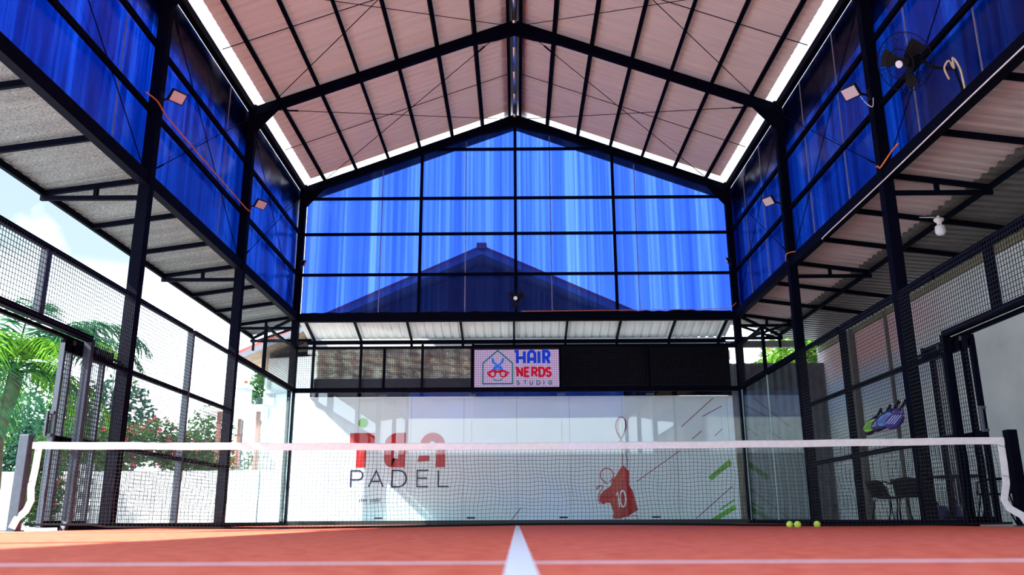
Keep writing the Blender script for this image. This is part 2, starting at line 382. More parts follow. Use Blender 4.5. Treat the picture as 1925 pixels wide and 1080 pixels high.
# ------------------------------------------------------------------ dimensions
YB, Y2, Y1 = 10.2, 6.13, 2.04            # steel frames, back to front
FY = [YB, Y2, Y1]; NEAR = [-2.05, -6.12, -10.2]
XC = 5.07; ZB = 4.62                      # column centre, beam at the foot of the blue walls
EAVE, RIDGE = 7.84, 9.69
def roofz(x): return RIDGE - (RIDGE - EAVE) * abs(x) / 5.0
Z1, Z2, Z3, ZG, Z4 = 0.985, 1.97, 2.94, 2.17, 3.87

# ------------------------------------------------------------------ ground and floor
struct('floor', MB().box(-5.0, 5.0, -10.2, 10.2, -0.06, 0.0), TURF, 'red artificial turf court with white painted lines')
g = MB()
g.box(-60, -5.0, -60, 60, -0.3, -0.012); g.box(5.0, 60, -60, 60, -0.3, -0.012); g.box(-5.0, 5.0, 10.2, 60, -0.3, -0.012); g.box(-5.0, 5.0, -60, -10.2, -0.3, -0.012)
struct('ground', g, PAVE, 'pale concrete paving around the court')

# ------------------------------------------------------------------ roof
def corr(mb, A, B, axis, c0, c1, pitch=0.2, depth=0.03, th=0.004):
    """corrugated sheet: ribs run from A to B (2D points normal to axis), repeated along axis from c0 to c1"""
    d = Vector((B[0] - A[0], B[1] - A[1])).normalized(); nrm = Vector((-d.y, d.x))
    if nrm.y < 0: nrm = -nrm
    prof = []; n = int(round((c1 - c0) / pitch)); s = (c1 - c0) / n
    for i in range(n):
        for q, h in ((0, 0), (0.55, 0), (0.66, 1), (0.89, 1)): prof.append((c0 + (i + q) * s, h * depth))
    prof.append((c1, 0))
    mk = (lambda p, c: (p.x, c, p.y)) if axis == 'Y' else (lambda p, c: (c, p.x, p.y))
    vs = []
    for (c, h) in prof:
        for P in (A, B):
            for k in (0, th): vs.append(mk(Vector(P) + nrm * (h + k), c))
    fs = []; m = len(prof)
    for i in range(m - 1):
        a = i * 4; b = a + 4
        fs += [(a, b, b + 2, a + 2), (a + 1, a + 3, b + 3, b + 1), (a, a + 1, b + 1, b), (a + 2, b + 2, b + 3, a + 3)]
    fs += [(0, 2, 3, 1), ((m - 1) * 4, (m - 1) * 4 + 1, (m - 1) * 4 + 3, (m - 1) * 4 + 2)]
    mb.add(vs, fs)
PZ = 0.13
for s, nm, lab in ((-1, 'ceiling', 'corrugated translucent roof sheets on the left slope'), (1, 'ceiling', 'corrugated translucent roof sheets on the right slope')):
    mb = MB(); xo = s * 5.75; xe = s * 4.91
    corr(mb, (s * 0.10, roofz(0.10) + PZ), (xe, roofz(xe) + PZ), 'Y', -10.7, 10.1)
    struct(nm, mb, ROOF, lab)
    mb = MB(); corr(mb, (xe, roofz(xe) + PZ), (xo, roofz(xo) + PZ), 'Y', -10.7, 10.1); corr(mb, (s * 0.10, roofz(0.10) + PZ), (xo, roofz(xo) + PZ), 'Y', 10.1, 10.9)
    struct('ceiling', mb, ROOFE, lab.replace('corrugated translucent roof sheets on', 'corrugated sheets brightened for edge daylight on'))
    a, b = s * 5.24, s * 5.30
    struct('trim_%d' % (6 if s < 0 else 7), MB().box(min(a, b), max(a, b), -10.2, 10.3, 7.10, 7.80), BLACKC, 'added dark board shading the top of the %s blue wall' % ('left' if s < 0 else 'right'))  # added outside the sheeting so the wall top looks shaded
    mb = MB(); P_ = [(0, RIDGE + 0.13), (s * 5.7, roofz(5.7) + 0.13), (s * 5.7, roofz(5.7) - 0.10), (0, RIDGE - 0.10)]
    mb.prism(P_ if s > 0 else P_[::-1], 'Y', 10.80, 10.84)
    struct('trim_%d' % (8 if s < 0 else 9), mb, BLACKC, 'added dark board standing in for shade under the %s roof overhang' % ('left' if s < 0 else 'right'))  # added board gives the gable the overhang's shade
mb = MB()
mb.prism([(-0.30, roofz(0.3) + PZ + 0.05), (0, RIDGE + PZ + 0.09), (0.30, roofz(0.3) + PZ + 0.05), (0.30, roofz(0.3) + PZ + 0.055), (0, RIDGE + PZ + 0.10), (-0.30, roofz(0.3) + PZ + 0.055)], 'Y', -10.7, 10.85)
t = thing('ridge_cap', 'silver metal ridge cap running along the roof peak', 'ridge cap', (0, 0, RIDGE + PZ))
build('cap_sheet', mb, ALU, t)
mb = MB()
for i in range(16):
    y0 = -5 + i; mb.tube([(0, y0, RIDGE - 0.02), (0, y0 + 0.98, RIDGE - 0.02)], 0.055, 12)
build('duct', mb, ALU, t, True)

PX = [0.80, 1.54, 2.33, 3.09, 3.86, 4.61]
ORD = ['nearest the ridge', 'second down from the ridge', 'third down from the ridge', 'fourth down from the ridge', 'fifth down from the ridge', 'lowest, beside the wall']
for s, sd in ((-1, 'left'), (1, 'right')):
    for i, x in enumerate(PX):
        ang = math.atan2(EAVE - RIDGE, 5.0)
        mb = MB(); zz = roofz(x) + 0.06
        nrm = Vector((s * math.sin(-ang), 0, math.cos(ang)))
        mb.bar((s * x, -10.3, zz), (s * x, 10.35, zz), 0.07, 0.12, nrm)
        tag(build('roof_purlin', mb, STEEL), 'black steel roof purlin on the %s slope, %s' % (sd, ORD[i]), 'purlin', 'roof purlins')
    mb = MB(); mb.bar((s * 0.13, -10.3, roofz(0.13) + 0.05), (s * 0.13, 10.35, roofz(0.13) + 0.05), 0.06, 0.14)
    tag(build('roof_purlin', mb, STEEL), 'black ridge purlin just %s of the silver ridge duct' % sd, 'purlin', 'roof purlins')

def frame_mesh(y, parent_fn):
    for s in (-1, 1):
        mb = MB(); mb.box(s * XC - 0.075, s * XC + 0.075, y - 0.075, y + 0.075, 0, EAVE + 0.02)
        mb.box(s * XC - 0.13, s * XC + 0.13, y - 0.13, y + 0.13, -0.012, 0.015)
        parent_fn('column', mb)
    for s in (-1, 1):
        mb = MB(); h = 0.20
        mb.prism([(0, RIDGE), (s * 5.15, roofz(5.15)), (s * 5.15, roofz(5.15) - h), (s * 4.3, roofz(4.3) - h), (s * 0.9, roofz(0.9) - h), (s * 0.35, roofz(0.35) - h - 0.08), (0, RIDGE - h - 0.10)][::(1 if s > 0 else -1)], 'Y', y - 0.05, y + 0.05)
        parent_fn('rafter', mb)
    for s in (-1, 1):
        mb = MB(); mb.prism([(s * 5.0, roofz(5.0) - 0.18), (s * 4.55, roofz(4.55) - 0.19), (s * 5.0, roofz(5.0) - 0.55)][::(1 if s > 0 else -1)], 'Y', y - 0.008, y + 0.008)
        parent_fn('haunch_plate', mb)
FL = ['black steel portal frame carrying the blue back gable', 'black steel portal frame standing in the middle of the far court', 'black steel portal frame nearest the net, beyond the top of the photo']
for y, lab in zip(FY, FL):
    t = thing('portal_frame', lab, 'steel frame', (0, y, 0), 'portal frames')
    frame_mesh(y, lambda n, mb: build(n, mb, STEEL, t))
mb = MB()
class _J:
    pass
for i, y in enumerate(NEAR):
    big = MB(); frame_mesh(y, lambda n, m: big.add(m.v, m.f)); struct('trim_%d' % (i + 1), big, STEEL, 'black steel portal frame behind the photographer')

# roof bracing
bays = [(Y2, YB, 'bay next to the gable'), (Y1, Y2, 'second bay from the gable')]
def rod(a, b, label, name='bracing_rod', r=0.008, turn=True):
    mb = MB(); a = Vector(a); b = Vector(b); mb.tube([a, b], r, 6)
    if turn:
        d = (b - a).normalized(); q = a + d * 0.35; mb.tube([q, q + d * 0.22], r * 2.2, 6)
    return tag(build(name, mb, STEEL), label, 'bracing rod', 'bracing rods')
for a, b, w in bays:
    for s, sd in ((-1, 'left'), (1, 'right')):
        rod((s * 4.75, a + 0.1, roofz(4.75) - 0.10), (s * 0.15, b - 0.1, roofz(0.15) - 0.10), 'roof bracing rod, %s slope, %s, ending at the ridge' % (sd, w))
        rod((s * 0.35, a + 0.1, roofz(0.35) - 0.14), (s * 4.75, b - 0.1, roofz(4.75) - 0.14), 'roof bracing rod, %s slope, %s, ending at the eave' % (sd, w))
        m = (a + b) / 2
        rod((s * 5.0, m, roofz(5.0) + 0.03), (s * 0.13, m, roofz(0.13) + 0.03), 'thin sag rod crossing the %s slope purlins, %s' % (sd, w), 'sag_rod', 0.009, False)

# ------------------------------------------------------------------ blue walls
def wavy_sheet(axis, c, a0, a1, z0, z1, s=1):
    mb = MB(); n = int(abs(a1 - a0) / 0.06); vs = []; fs = []
    for i in range(n + 1):
        a = a0 + (a1 - a0) * i / n; off = 0.0
        for z in (z0, z1):
            for k in (0, 0.003):
                vs.append((a, c + off + k, z) if axis == 'Y' else (c + off + k, a, z))
    for i in range(n):
        q = i * 4; w = q + 4; fs += [(q, w, w + 2, q + 2), (q + 1, q + 3, w + 3, w + 1), (q + 2, w + 2, w + 3, q + 3), (q, q + 1, w + 1, w)]
    return mb.add(vs, fs)
BX = 5.17
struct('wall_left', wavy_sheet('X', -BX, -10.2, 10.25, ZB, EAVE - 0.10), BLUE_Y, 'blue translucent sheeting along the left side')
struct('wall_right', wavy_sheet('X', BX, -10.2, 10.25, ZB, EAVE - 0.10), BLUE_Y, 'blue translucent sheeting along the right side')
def gable(y, mat, nm, lab):
    mb = MB(); n = 172; vs = []; fs = []
    for i in range(n + 1):
        x = -5.0 + 10.3 * i / n; off = 0.005 * math.sin(x * 52)
        for z in (ZB + 0.03, roofz(x) + 0.02):
            for k in (0, 0.003): vs.append((x, y + off + k, z))
    for i in range(n):
        q = i * 4; w = q + 4; fs += [(q, w, w + 2, q + 2), (q + 1, q + 3, w + 3, w + 1), (q + 2, w + 2, w + 3, q + 3), (q, q + 1, w + 1, w)]
    struct(nm, mb.add(vs, fs), mat, lab)
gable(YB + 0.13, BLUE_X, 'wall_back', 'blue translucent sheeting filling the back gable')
gable(-YB - 0.13, BLUE_X, 'wall_front', 'blue translucent sheeting of the gable behind the photographer')

# sheet lap seams (pale strips)
SEAM = translucent('pale_seam_strip', (0.30, 0.28, 0.32), 0.3, 0.5)
mb = MB()
for i, x in enumerate((-3.20, -1.19, 0.84, 2.88)):
    tag(build('seam_strip', MB().box(x - 0.010, x + 0.010, YB + 0.105, YB + 0.12, ZB + 0.05, roofz(x) - 0.22), SEAM),
        'pale vertical joint strip on the blue gable, %s of four from the left' % ['first', 'second', 'third', 'last'][i], 'joint strip', 'joint strips on the blue sheeting')
for s, sd in ((-1, 'left'), (1, 'right')):
    for i, y in enumerate((9.05, 7.75, 5.05, 3.45, 1.1, -0.4)):
        if s < 0 and i not in (2, 4): continue
        tag(build('seam_strip', MB().box(*sorted((s * (BX - 0.03), s * (BX - 0.015))), y - 0.006, y + 0.006, ZB + 0.05, EAVE - 0.15), SEAM),
            'pale vertical joint strip on the blue %s wall, %s from the back corner' % (sd, ['first', 'second', 'third', 'fourth', 'fifth', 'sixth'][i] if s > 0 else {2: 'first', 4: 'second'}[i]), 'joint strip', 'joint strips on the blue sheeting')

# beams and girts
for s, sd in ((-1, 'left'), (1, 'right')):
    tag(build('wall_beam', MB().box(s * XC - 0.06, s * XC + 0.06, -10.2, 10.2, ZB - 0.10, ZB + 0.08), STEEL), 'heavy black beam under the blue %s wall, above the side canopy' % sd, 'beam', 'beams under the blue walls')
    tag(build('eave_beam', MB().box(s * XC - 0.05, s * XC + 0.05, -10.2, 10.2, EAVE - 0.16, EAVE - 0.02), STEEL), 'black eave beam at the top of the blue %s wall' % sd, 'beam', 'eave beams')
    for z, w in ((5.64, 'lower'), (6.64, 'upper')):
        tag(build('wall_girt', MB().box(s * XC - 0.03 + s * 0.03, s * XC + 0.03 + s * 0.03, -10.2, 10.2, z - 0.035, z + 0.035), STEEL), '%s black horizontal girt along the blue %s wall' % (w, sd), 'girt', 'wall girts')
tag(build('wall_beam', MB().box(-5.0, 5.0, YB - 0.05, YB + 0.07, ZB - 0.12, ZB + 0.07), STEEL), 'heavy black beam across the foot of the blue back gable', 'beam', 'beams under the blue walls')
for z, w in ((5.64, 'lowest'), (6.64, 'second lowest'), (7.54, 'second highest'), (8.81, 'short topmost')):
    hw = 5.0 if z < 7.8 else (RIDGE - 0.15 - z) / (RIDGE - EAVE) * 5.0
    tag(build('wall_girt', MB().box(-hw, hw, YB + 0.02, YB + 0.09, z - 0.03, z + 0.03), STEEL), '%s black horizontal girt across the blue back gable' % w, 'girt', 'wall girts')
for x, w in ((-2.25, 'left'), (0.0, 'middle'), (2.34, 'right')):
    tag(build('gable_post', MB().box(x - 0.035, x + 0.035, YB - 0.03, YB + 0.04, ZB, roofz(x) - 0.1), STEEL), '%s of the three thick black posts of the back gable' % w, 'post', 'gable posts')
# ragged dark flashing along foot of the back gable
mb = MB(); xs = [-4.95 + i * 0.15 for i in range(67)]
poly = [(-4.95, ZB + 0.06)] + [(x, ZB + 0.085 + R.uniform(0, 0.035) * (0.3 + abs(math.sin(x * 1.3)))) for x in xs] + [(4.95, ZB + 0.06)]
for i in range(1, len(poly) - 2):
    mb.prism([poly[i], poly[i + 1], (poly[i + 1][0], ZB + 0.05), (poly[i][0], ZB + 0.05)], 'Y', YB - 0.02, YB - 0.01)
tag(build('flashing_strip', mb, BLACKC), 'ragged black plastic strip along the foot of the blue gable', 'flashing')

wb = [(Y2, YB, 'corner bay'), (Y1, Y2, 'second bay'), (-2.05, Y1, 'third bay from the back')]
for a, b, w in wb:
    for s, sd in ((-1, 'left'), (1, 'right')):
        rod((s * 5.12, a + 0.1, ZB + 0.15), (s * 5.12, b - 0.1, EAVE - 0.3), 'thin rod on the blue %s wall, %s, rising towards the back' % (sd, w), r=0.007)
        rod((s * 5.10, a + 0.1, EAVE - 0.3), (s * 5.10, b - 0.1, ZB + 0.15), 'thin rod on the blue %s wall, %s, falling towards the back' % (sd, w), r=0.007)

# ------------------------------------------------------------------ side and back canopies
def canopy_rafter(s, y, xo, zo, lab):
    mb = MB(); mb.bar((s * 5.12, y, 4.62), (s * xo, y, zo), 0.045, 0.075)
    return tag(build('canopy_rafter', mb, STEEL), lab, 'rafter', 'side canopy rafters')
def canopy_truss(s, y, lab):
    t = thing('canopy_bracket', lab, 'bracket', (s * 5.1, y, 4.35), 'canopy brackets')
    build('top_chord', MB().bar((s * 5.12, y, 4.62), (s * 6.44, y, 4.44), 0.05, 0.07), STEEL, t)
    build('bottom_chord', MB().bar((s * 5.0, y, 4.36), (s * 6.50, y, 4.36), 0.05, 0.06), STEEL, t)
    build('strut', MB().bar((s * 5.75, y, 4.37), (s * 5.75, y, 4.52), 0.05, 0.06), STEEL, t)
# left
mb = MB(); corr(mb, (-5.14, 4.705), (-6.52, 4.485), 'Y', -10.2, 11.55, 0.2, 0.02)
tag(build('side_canopy', mb, FELT), 'speckled grey canopy sheet along the left side', 'canopy')
mb = MB(); corr(mb, (5.14, 4.705), (6.34, 4.53), 'Y', -10.2, 11.55, 0.2, 0.035)
tag(build('side_canopy', mb, CANR), 'pale corrugated canopy sheet along the right side, beside the blue wall', 'canopy')
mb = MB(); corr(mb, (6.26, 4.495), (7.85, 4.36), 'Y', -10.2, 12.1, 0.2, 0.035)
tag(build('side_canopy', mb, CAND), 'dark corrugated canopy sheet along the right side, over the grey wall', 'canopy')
tag(build('canopy_edge_beam', MB().bar((-6.46, -10.2, 4.43), (-6.46, 11.5, 4.43), 0.05, 0.09), STEEL), 'black edge beam of the left speckled canopy', 'beam', 'canopy edge beams')
tag(build('canopy_edge_beam', MB().bar((6.46, -10.2, 4.43), (6.46, 11.5, 4.43), 0.05, 0.07), STEEL), 'black beam under the lapped edge of the right canopy sheets', 'beam', 'canopy edge beams')
tag(build('canopy_edge_beam', MB().bar((7.5, -10.2, 4.27), (7.5, 12.0, 4.27), 0.05, 0.07), STEEL), 'black beam at the outer end of the right canopy, along the grey wall', 'beam', 'canopy edge beams')
ordn = ['first', 'second', 'third', 'fourth', 'fifth', 'sixth', 'seventh', 'eighth', 'ninth', 'tenth']
for s, sd in ((-1, 'left'), (1, 'right')):
    ys = [8.84, 7.49, 4.77, 3.40, 0.68, -0.68, -3.4]
    if s > 0: ys = [8.84, 7.49, 4.77, 3.40, 0.68, -0.68]
    for i, y in enumerate(ys):
        canopy_rafter(s, y, 6.46 if s < 0 else 7.62, 4.43 if s < 0 else 4.29, 'black rafter under the %s canopy, %s from the back' % (sd, ordn[i]))
    for y, w in ((YB, 'back corner'), (Y2, 'second'), (Y1, 'third')):
        canopy_truss(s, y, 'black steel bracket holding the %s canopy at the %s column' % (sd, w) if w == 'back corner' else 'black steel bracket holding the %s canopy at the %s column from the back' % (sd, w))
    # hip bracing at the back corner
    t = thing('corner_bracing', 'black diagonal bars under the back %s corner where the canopies meet' % sd, 'bracing', (s * 5.7, 10.9, 4.3), 'corner bracing')
    build('hip_bar', MB().bar((s * 5.1, YB, 4.60), (s * 6.45, 11.5, 4.40), 0.05, 0.06), STEEL, t)
    build('lower_bar', MB().bar((s * 5.1, YB, 4.36), (s * 6.45, 11.5, 4.30), 0.04, 0.05), STEEL, t)
    build('end_bar', MB().bar((s * 5.0, 11.5, 4.34), (s * 6.5, 11.5, 4.34), 0.05, 0.07), STEEL, t)
    build('hanger', MB().bar((s * 6.42, 11.5, 4.10), (s * 6.42, 11.5, 4.34), 0.05, 0.05), STEEL, t)
    if s > 0:
        build('cross_bar', MB().bar((5.1, 11.5, 4.15), (6.3, YB, 4.42), 0.04, 0.05), STEEL, t)
        build('gutter_strip', MB().box(5.1, 7.0, 11.52, 11.60, 4.12, 4.28), solid('grey_gutter', (0.2, 0.2, 0.2, 1), 0.6), t)
# back canopy
mb = MB(); corr(mb, (YB + 0.09, 4.685), (11.52, 4.37), 'X', -5.1, 5.1, 0.2, 0.025)
tag(build('back_canopy', mb, CANW), 'white corrugated canopy sheet sloping out behind the glass end wall', 'canopy')
tag(build('canopy_edge_beam', MB().box(-5.1, 5.1, 11.46, 11.54, 4.24, 4.33), STEEL), 'black edge beam of the white back canopy', 'beam', 'canopy edge beams')
bx = [-4.92, -3.78, -2.55, -1.3, -0.05, 1.2, 2.45, 3.72, 4.92]
for i, x in enumerate(bx):
    t = thing('canopy_rafter', 'black rafter of the white back canopy, %s from the left' % ordn[i], 'rafter', (x, 10.9, 4.2), 'back canopy rafters')
    build('bar', MB().bar((x, YB + 0.09, 4.63), (x, 11.5, 4.32), 0.05, 0.06), STEEL, t)
    build('drop_post', MB().box(x - 0.03, x + 0.03, 11.47, 11.53, 4.08, 4.26), STEEL, t)
tag(build('gutter_board', MB().box(-5.1, 5.1, 11.62, 11.70, 4.03, 4.40).box(-5.1, 5.1, 11.60, 11.72, 4.03, 4.09), WHITEW), 'pale horizontal board seen under the white back canopy', 'board')

# ------------------------------------------------------------------ mural wall and what is above it
MY = 10.92
mw = struct('wall_mural', MB().box(-5.35, 5.02, MY, MY + 0.14, -0.012, 2.86), MURALW, 'white panel wall with painted lettering and padel player behind the glass')
build('end_trim', MB().box(5.02, 5.12, MY - 0.02, MY + 0.15, -0.012, 2.86), WOODE, mw)
t = thing('foil_sheet', 'crumpled silvery sheet in a black frame above the left of the mural wall', 'sheet', (-2.9, MY + 0.1, 2.9))
mb = MB(); n = 60; m = 20; vs = []; fs = []
for i in range(n + 1):
    for j in range(m + 1):
        u = i / n; v = j / m
        vs.append((-4.75 + u * 3.72, MY + 0.10 + 0.03 * math.sin(i * 0.7 + j * 0.9) * math.sin(j * 0.8 - i * 0.4) + R.uniform(-0.012, 0.012), 3.12 + v * 0.95))
for i in range(n):
    for j in range(m):
        a = i * (m + 1) + j; fs.append((a, a + m + 1, a + m + 2, a + 1))
o = build('crumpled_sheet', mb.add(vs, fs), FOIL, t, True)
sm = o.modifiers.new('thickness', 'SOLIDIFY'); sm.thickness = 0.004
build('lower_shade_strip', MB().box(-4.75, -1.0, MY + 0.0, MY + 0.03, 2.87, 3.30), solid('dark_navy_shade', (0.02, 0.025, 0.04, 1), 0.6), t)  # dark strip paints in the shade across the lower foil
for x in (-4.78, -3.66, -2.21, -1.02):
    build('frame_post', MB().box(x - 0.03, x + 0.03, MY - 0.06, MY - 0.01, 2.87, 4.10), STEEL, t)
t = thing('black_cloth_screen', 'plain black sheet to the right of the lit sign', 'sheet', (3.0, MY, 2.87))
build('cloth', MB().box(-1.0, 5.02, MY + 0.02, MY + 0.05, 2.87, 4.10), BLACKC, t)
build('cloth_frame', MB().box(-1.0, 5.02, MY + 0.0, MY + 0.02, 4.04, 4.10).box(3.0, 3.05, MY, MY + 0.02, 2.87, 4.1), STEEL, t)

def strokes(mb, lines, x0, z0, sx, sz, w, y0, y1):
    """lines: list of polylines in a unit box; each drawn as mitred ribbons"""
    for ln in lines:
        pts = [Vector((x0 + p[0] * sx, z0 + p[1] * sz)) for p in ln]; n = len(pts)
        L = []; Rr = []
        closed = (pts[0] - pts[-1]).length < 1e-6
        for i in range(n):
            pa = pts[i - 1] if i else (pts[-2] if closed else None); pb = pts[i + 1] if i < n - 1 else (pts[1] if closed else None)
            d1 = (pts[i] - pa).normalized() if pa is not None else None; d2 = (pb - pts[i]).normalized() if pb is not None else None
            if d1 is None: d1 = d2
            if d2 is None: d2 = d1
            n1 = Vector((-d1.y, d1.x)); n2 = Vector((-d2.y, d2.x)); b = (n1 + n2)
            b = b.normalized() if b.length > 1e-4 else n1
            k = min(2.0, 1 / max(0.35, b.dot(n1)))
            L.append(pts[i] + b * w / 2 * k); Rr.append(pts[i] - b * w / 2 * k)
        vs = []; fs = []
        for i in range(n):
            for q in (L[i], Rr[i]):
                for y in (y0, y1): vs.append((q.x, y, q.y))
        for i in range(n - 1):
            a = i * 4; c = a + 4
            fs += [(a, c, c + 2, a + 2), (a + 1, a + 3, c + 3, c + 1), (a, a + 1, c + 1, c), (a + 2, c + 2, c + 3, a + 3)]
        fs += [(0, 2, 3, 1), ((n - 1) * 4, (n - 1) * 4 + 1, (n - 1) * 4 + 3, (n - 1) * 4 + 2)]
        mb.add(vs, fs)
def arc(cx, cy, rx, ry, a0, a1, n=10):
    return [(cx + rx * math.cos(math.radians(a0 + (a1 - a0) * i / n)), cy + ry * math.sin(math.radians(a0 + (a1 - a0) * i / n))) for i in range(n + 1)]
G = {
    'P': [[(0, 0), (0, 1), (0.6, 1)] + arc(0.6, 0.72, 0.35, 0.28, 90, -90)[1:] + [(0, 0.44)]],
    'A': [[(0, 0), (0.5, 1), (1, 0)], [(0.18, 0.34), (0.82, 0.34)]],
    'D': [[(0, 0), (0, 1), (0.45, 1)] + arc(0.45, 0.5, 0.5, 0.5, 90, -90)[1:] + [(0, 0)]],
    'E': [[(0.9, 1), (0, 1), (0, 0), (0.9, 0)], [(0, 0.52), (0.8, 0.52)]],
    'L': [[(0, 1), (0, 0), (0.9, 0)]],
    'H': [[(-0.35, 1), (0, 1), (0, 0)], [(0.9, 1), (0.9, 0)], [(0, 0.45), (0.9, 0.45)]],
    'a': [[(0, 0), (0, 0.7)] + arc(0.4, 0.7, 0.4, 0.3, 180, 0)[1:] + [(0.8, 0)], [(0, 0.35), (0.8, 0.35)]],
    'I': [[(0, 0), (0, 1)]],
    'R': [[(0, 0), (0, 1), (0.4, 1)] + arc(0.4, 0.74, 0.4, 0.26, 90, -90)[1:] + [(0.1, 0.48)], [(0.4, 0.48), (0.8, 0)]],
    'N': [[(-0.25, 1), (0.05, 1), (0.75, 0)], [(0.05, 0), (0.05, 1)], [(0.75, 0), (0.75, 1)]],
    'S': [arc(0.4, 0.74, 0.36, 0.25, 20, 270)[:] + arc(0.4, 0.25, 0.38, 0.25, 90, -160)[1:]],
    'T': [[(0, 1), (0.8, 1)], [(0.4, 1), (0.4, 0)]],
    'U': [[(0, 1), (0, 0.3)] + arc(0.4, 0.3, 0.4, 0.3, 180, 360)[1:] + [(0.8, 1)]],
    'O': [arc(0.4, 0.5, 0.4, 0.5, 90, 450, 18)],
    't': [[(0.3, 0.95), (0.3, 0.1), (0.55, 0)], [(0, 0.65), (0.6, 0.65)]],
    'i': [[(0, 0), (0, 0.62)], [(0, 0.8), (0, 0.92)]],
    'e': [[(0.05, 0.33), (0.75, 0.33)] + arc(0.4, 0.33, 0.36, 0.33, 0, 310, 10)[1:]],
    'n': [[(0, 0), (0, 0.65)], [(0, 0.4)] + arc(0.3, 0.36, 0.3, 0.28, 150, 0, 6) + [(0.6, 0)]],
    'p': [[(0, -0.35), (0, 0.65)], arc(0.33, 0.32, 0.32, 0.32, 0, 360, 12)],
    'd': [[(0.65, 0), (0.65, 1)], arc(0.33, 0.32, 0.32, 0.32, 0, 360, 12)],
    'b': [arc(0.33, 0.32, 0.32, 0.32, 0, 360, 12), [(0.65, 0), (0.65, 0.65)]],
    'l': [[(0, 0), (0, 1)]],
}
ya, yb = MY - 0.006, MY + 0.004
def paint(name, mb, mat, label=None):
    o = build(name, mb, mat, mw)
    if label: o['label'] = label
    return o
# big red letters and the green dot
mb = MB(); mb.prism([(-3.55 + 0.115 * math.cos(a * math.pi / 12), 2.27 + 0.115 * math.sin(a * math.pi / 12)) for a in range(24)], 'Y', ya, yb); paint('painted_dot', mb, GREENP, 'round lime green dot')
mb = MB(); mb.prism([(-3.84, 2.04), (-3.27, 2.04), (-3.27, 1.79), (-3.45, 1.79), (-3.45, 1.26), (-3.68, 1.26), (-3.68, 1.79), (-3.84, 1.79)][::-1], 'Y', ya, yb)
paint('painted_letter', mb, REDP, 'red letter under the green dot')
mb = MB()
out = arc(-2.74, 1.74, 0.30, 0.30, 90, 180, 8)
def quadstrip(mb, A, B):
    for i in range(len(A) - 1): mb.prism([A[i], A[i + 1], B[i + 1], B[i]], 'Y', ya, yb)
o_ = [(-2.56, 2.04)] + arc(-2.74, 1.74, 0.30, 0.30, 90, 180, 8) + [(-3.04, 1.45)] + arc(-2.86, 1.44, 0.18, 0.18, 180, 270, 4)
i_ = [(-2.56, 1.80)] + arc(-2.70, 1.70, 0.12, 0.10, 90, 180, 8) + [(-2.82, 1.50)] + arc(-2.78, 1.49, 0.04, 0.03, 180, 270, 4)
quadstrip(mb, o_, i_); mb.prism([(-2.86, 1.26), (-2.56, 1.26), (-2.56, 1.66), (-2.72, 1.66), (-2.72, 1.46), (-2.86, 1.46)], 'Y', ya, yb)
mb.prism([(-2.82, 1.72), (-2.58, 1.72), (-2.58, 1.80), (-2.82, 1.80)], 'Y', ya, yb)
paint('painted_letter', mb, REDP, 'red rounded middle letter')
mb = MB()
o_ = arc(-1.93, 1.74, 0.29, 0.30, 165, 0, 12) + [(-1.64, 1.26)]
i_ = arc(-1.94, 1.72, 0.10, 0.12, 165, 0, 12) + [(-1.86, 1.26)]
quadstrip(mb, o_, i_); mb.prism([(-2.27, 1.38), (-2.0, 1.40), (-2.0, 1.52), (-2.24, 1.52)], 'Y', ya, yb)
paint('painted_letter', mb, REDP, 'red arched last letter')
for ch, x in zip('PADEL', (-3.78, -3.10, -2.62 + 0.14, -1.98 + 0.0, -1.83)):
    pass
px = [-3.79, -3.06, -2.46, -1.84 - 0.12, -1.60 - 0.02]
cells = [('P', -3.79, 0.26), ('A', -3.03 - 0.06, 0.31), ('D', -2.52, 0.30), ('E', -2.12 + 0.06, 0.24), ('L', -1.82 + 0.0, 0.27)]
cells = [('P', -3.78, 0.28), ('A', -3.37, 0.33), ('D', -2.84, 0.34), ('E', -2.27, 0.28), ('L', -1.79, 0.27)]
for ch, x, w in cells:
    mb = MB(); strokes(mb, G[ch], x, 0.83, w, 0.36, 0.035, ya, yb); paint('painted_letter', mb, NAVYP, 'thin navy letter %s' % ch)
mb = MB(); xx = -3.56
for ch in 'iten padel':
    if ch == ' ': xx += 0.05; continue
    key = {'a': 'b'}.get(ch, ch)
    strokes(mb, G[key], xx, 0.50, 0.045, 0.085, 0.010, ya, yb); xx += {'i': 0.028, 'l': 0.03}.get(ch, 0.055)
paint('painted_caption', mb, NAVYP, 'tiny dark caption iten padel')
# player: outlines in maroon red, shirt in red
def wp(px_, py_):   # mural coordinates measured from the photo, in metres on the wall
    return (1.79 + (px_ - 1121) / 87.3 * 1.0, 2.38 - (py_ - 782) / 84.4)
def poly(pts, mat, nm, yy0=ya, yy1=yb):
    mb = MB(); P_ = [wp(*p) for p in pts]
    from mathutils.geometry import tessellate_polygon
    vs = [Vector((a, b, 0)) for a, b in P_]
    tr = tessellate_polygon([vs]); n = len(P_)
    V = [(a, yy0, b) for a, b in P_] + [(a, yy1, b) for a, b in P_]
    F = [tuple(t3) for t3 in tr] + [(i, (i + 1) % n, n + (i + 1) % n, n + i) for i in range(n)]
    mb.add(V, F); return paint(nm, mb, mat)
shirt = [(1169, 882), (1176, 874), (1187, 886), (1186, 912), (1194, 924), (1197, 940), (1202, 958), (1184, 968), (1166, 974), (1152, 973), (1154, 962), (1148, 945), (1141, 944), (1133, 948), (1126, 940), (1128, 930), (1136, 922), (1152, 912), (1153, 902), (1160, 896)]
poly(shirt, REDP, 'painted_shirt')
poly([(1169, 882), (1176, 874), (1180, 890), (1170, 912), (1168, 972), (1152, 973), (1154, 962), (1148, 945), (1150, 916), (1153, 902), (1160, 896)], REDP2, 'painted_shirt_panel', ya - 0.003, ya)
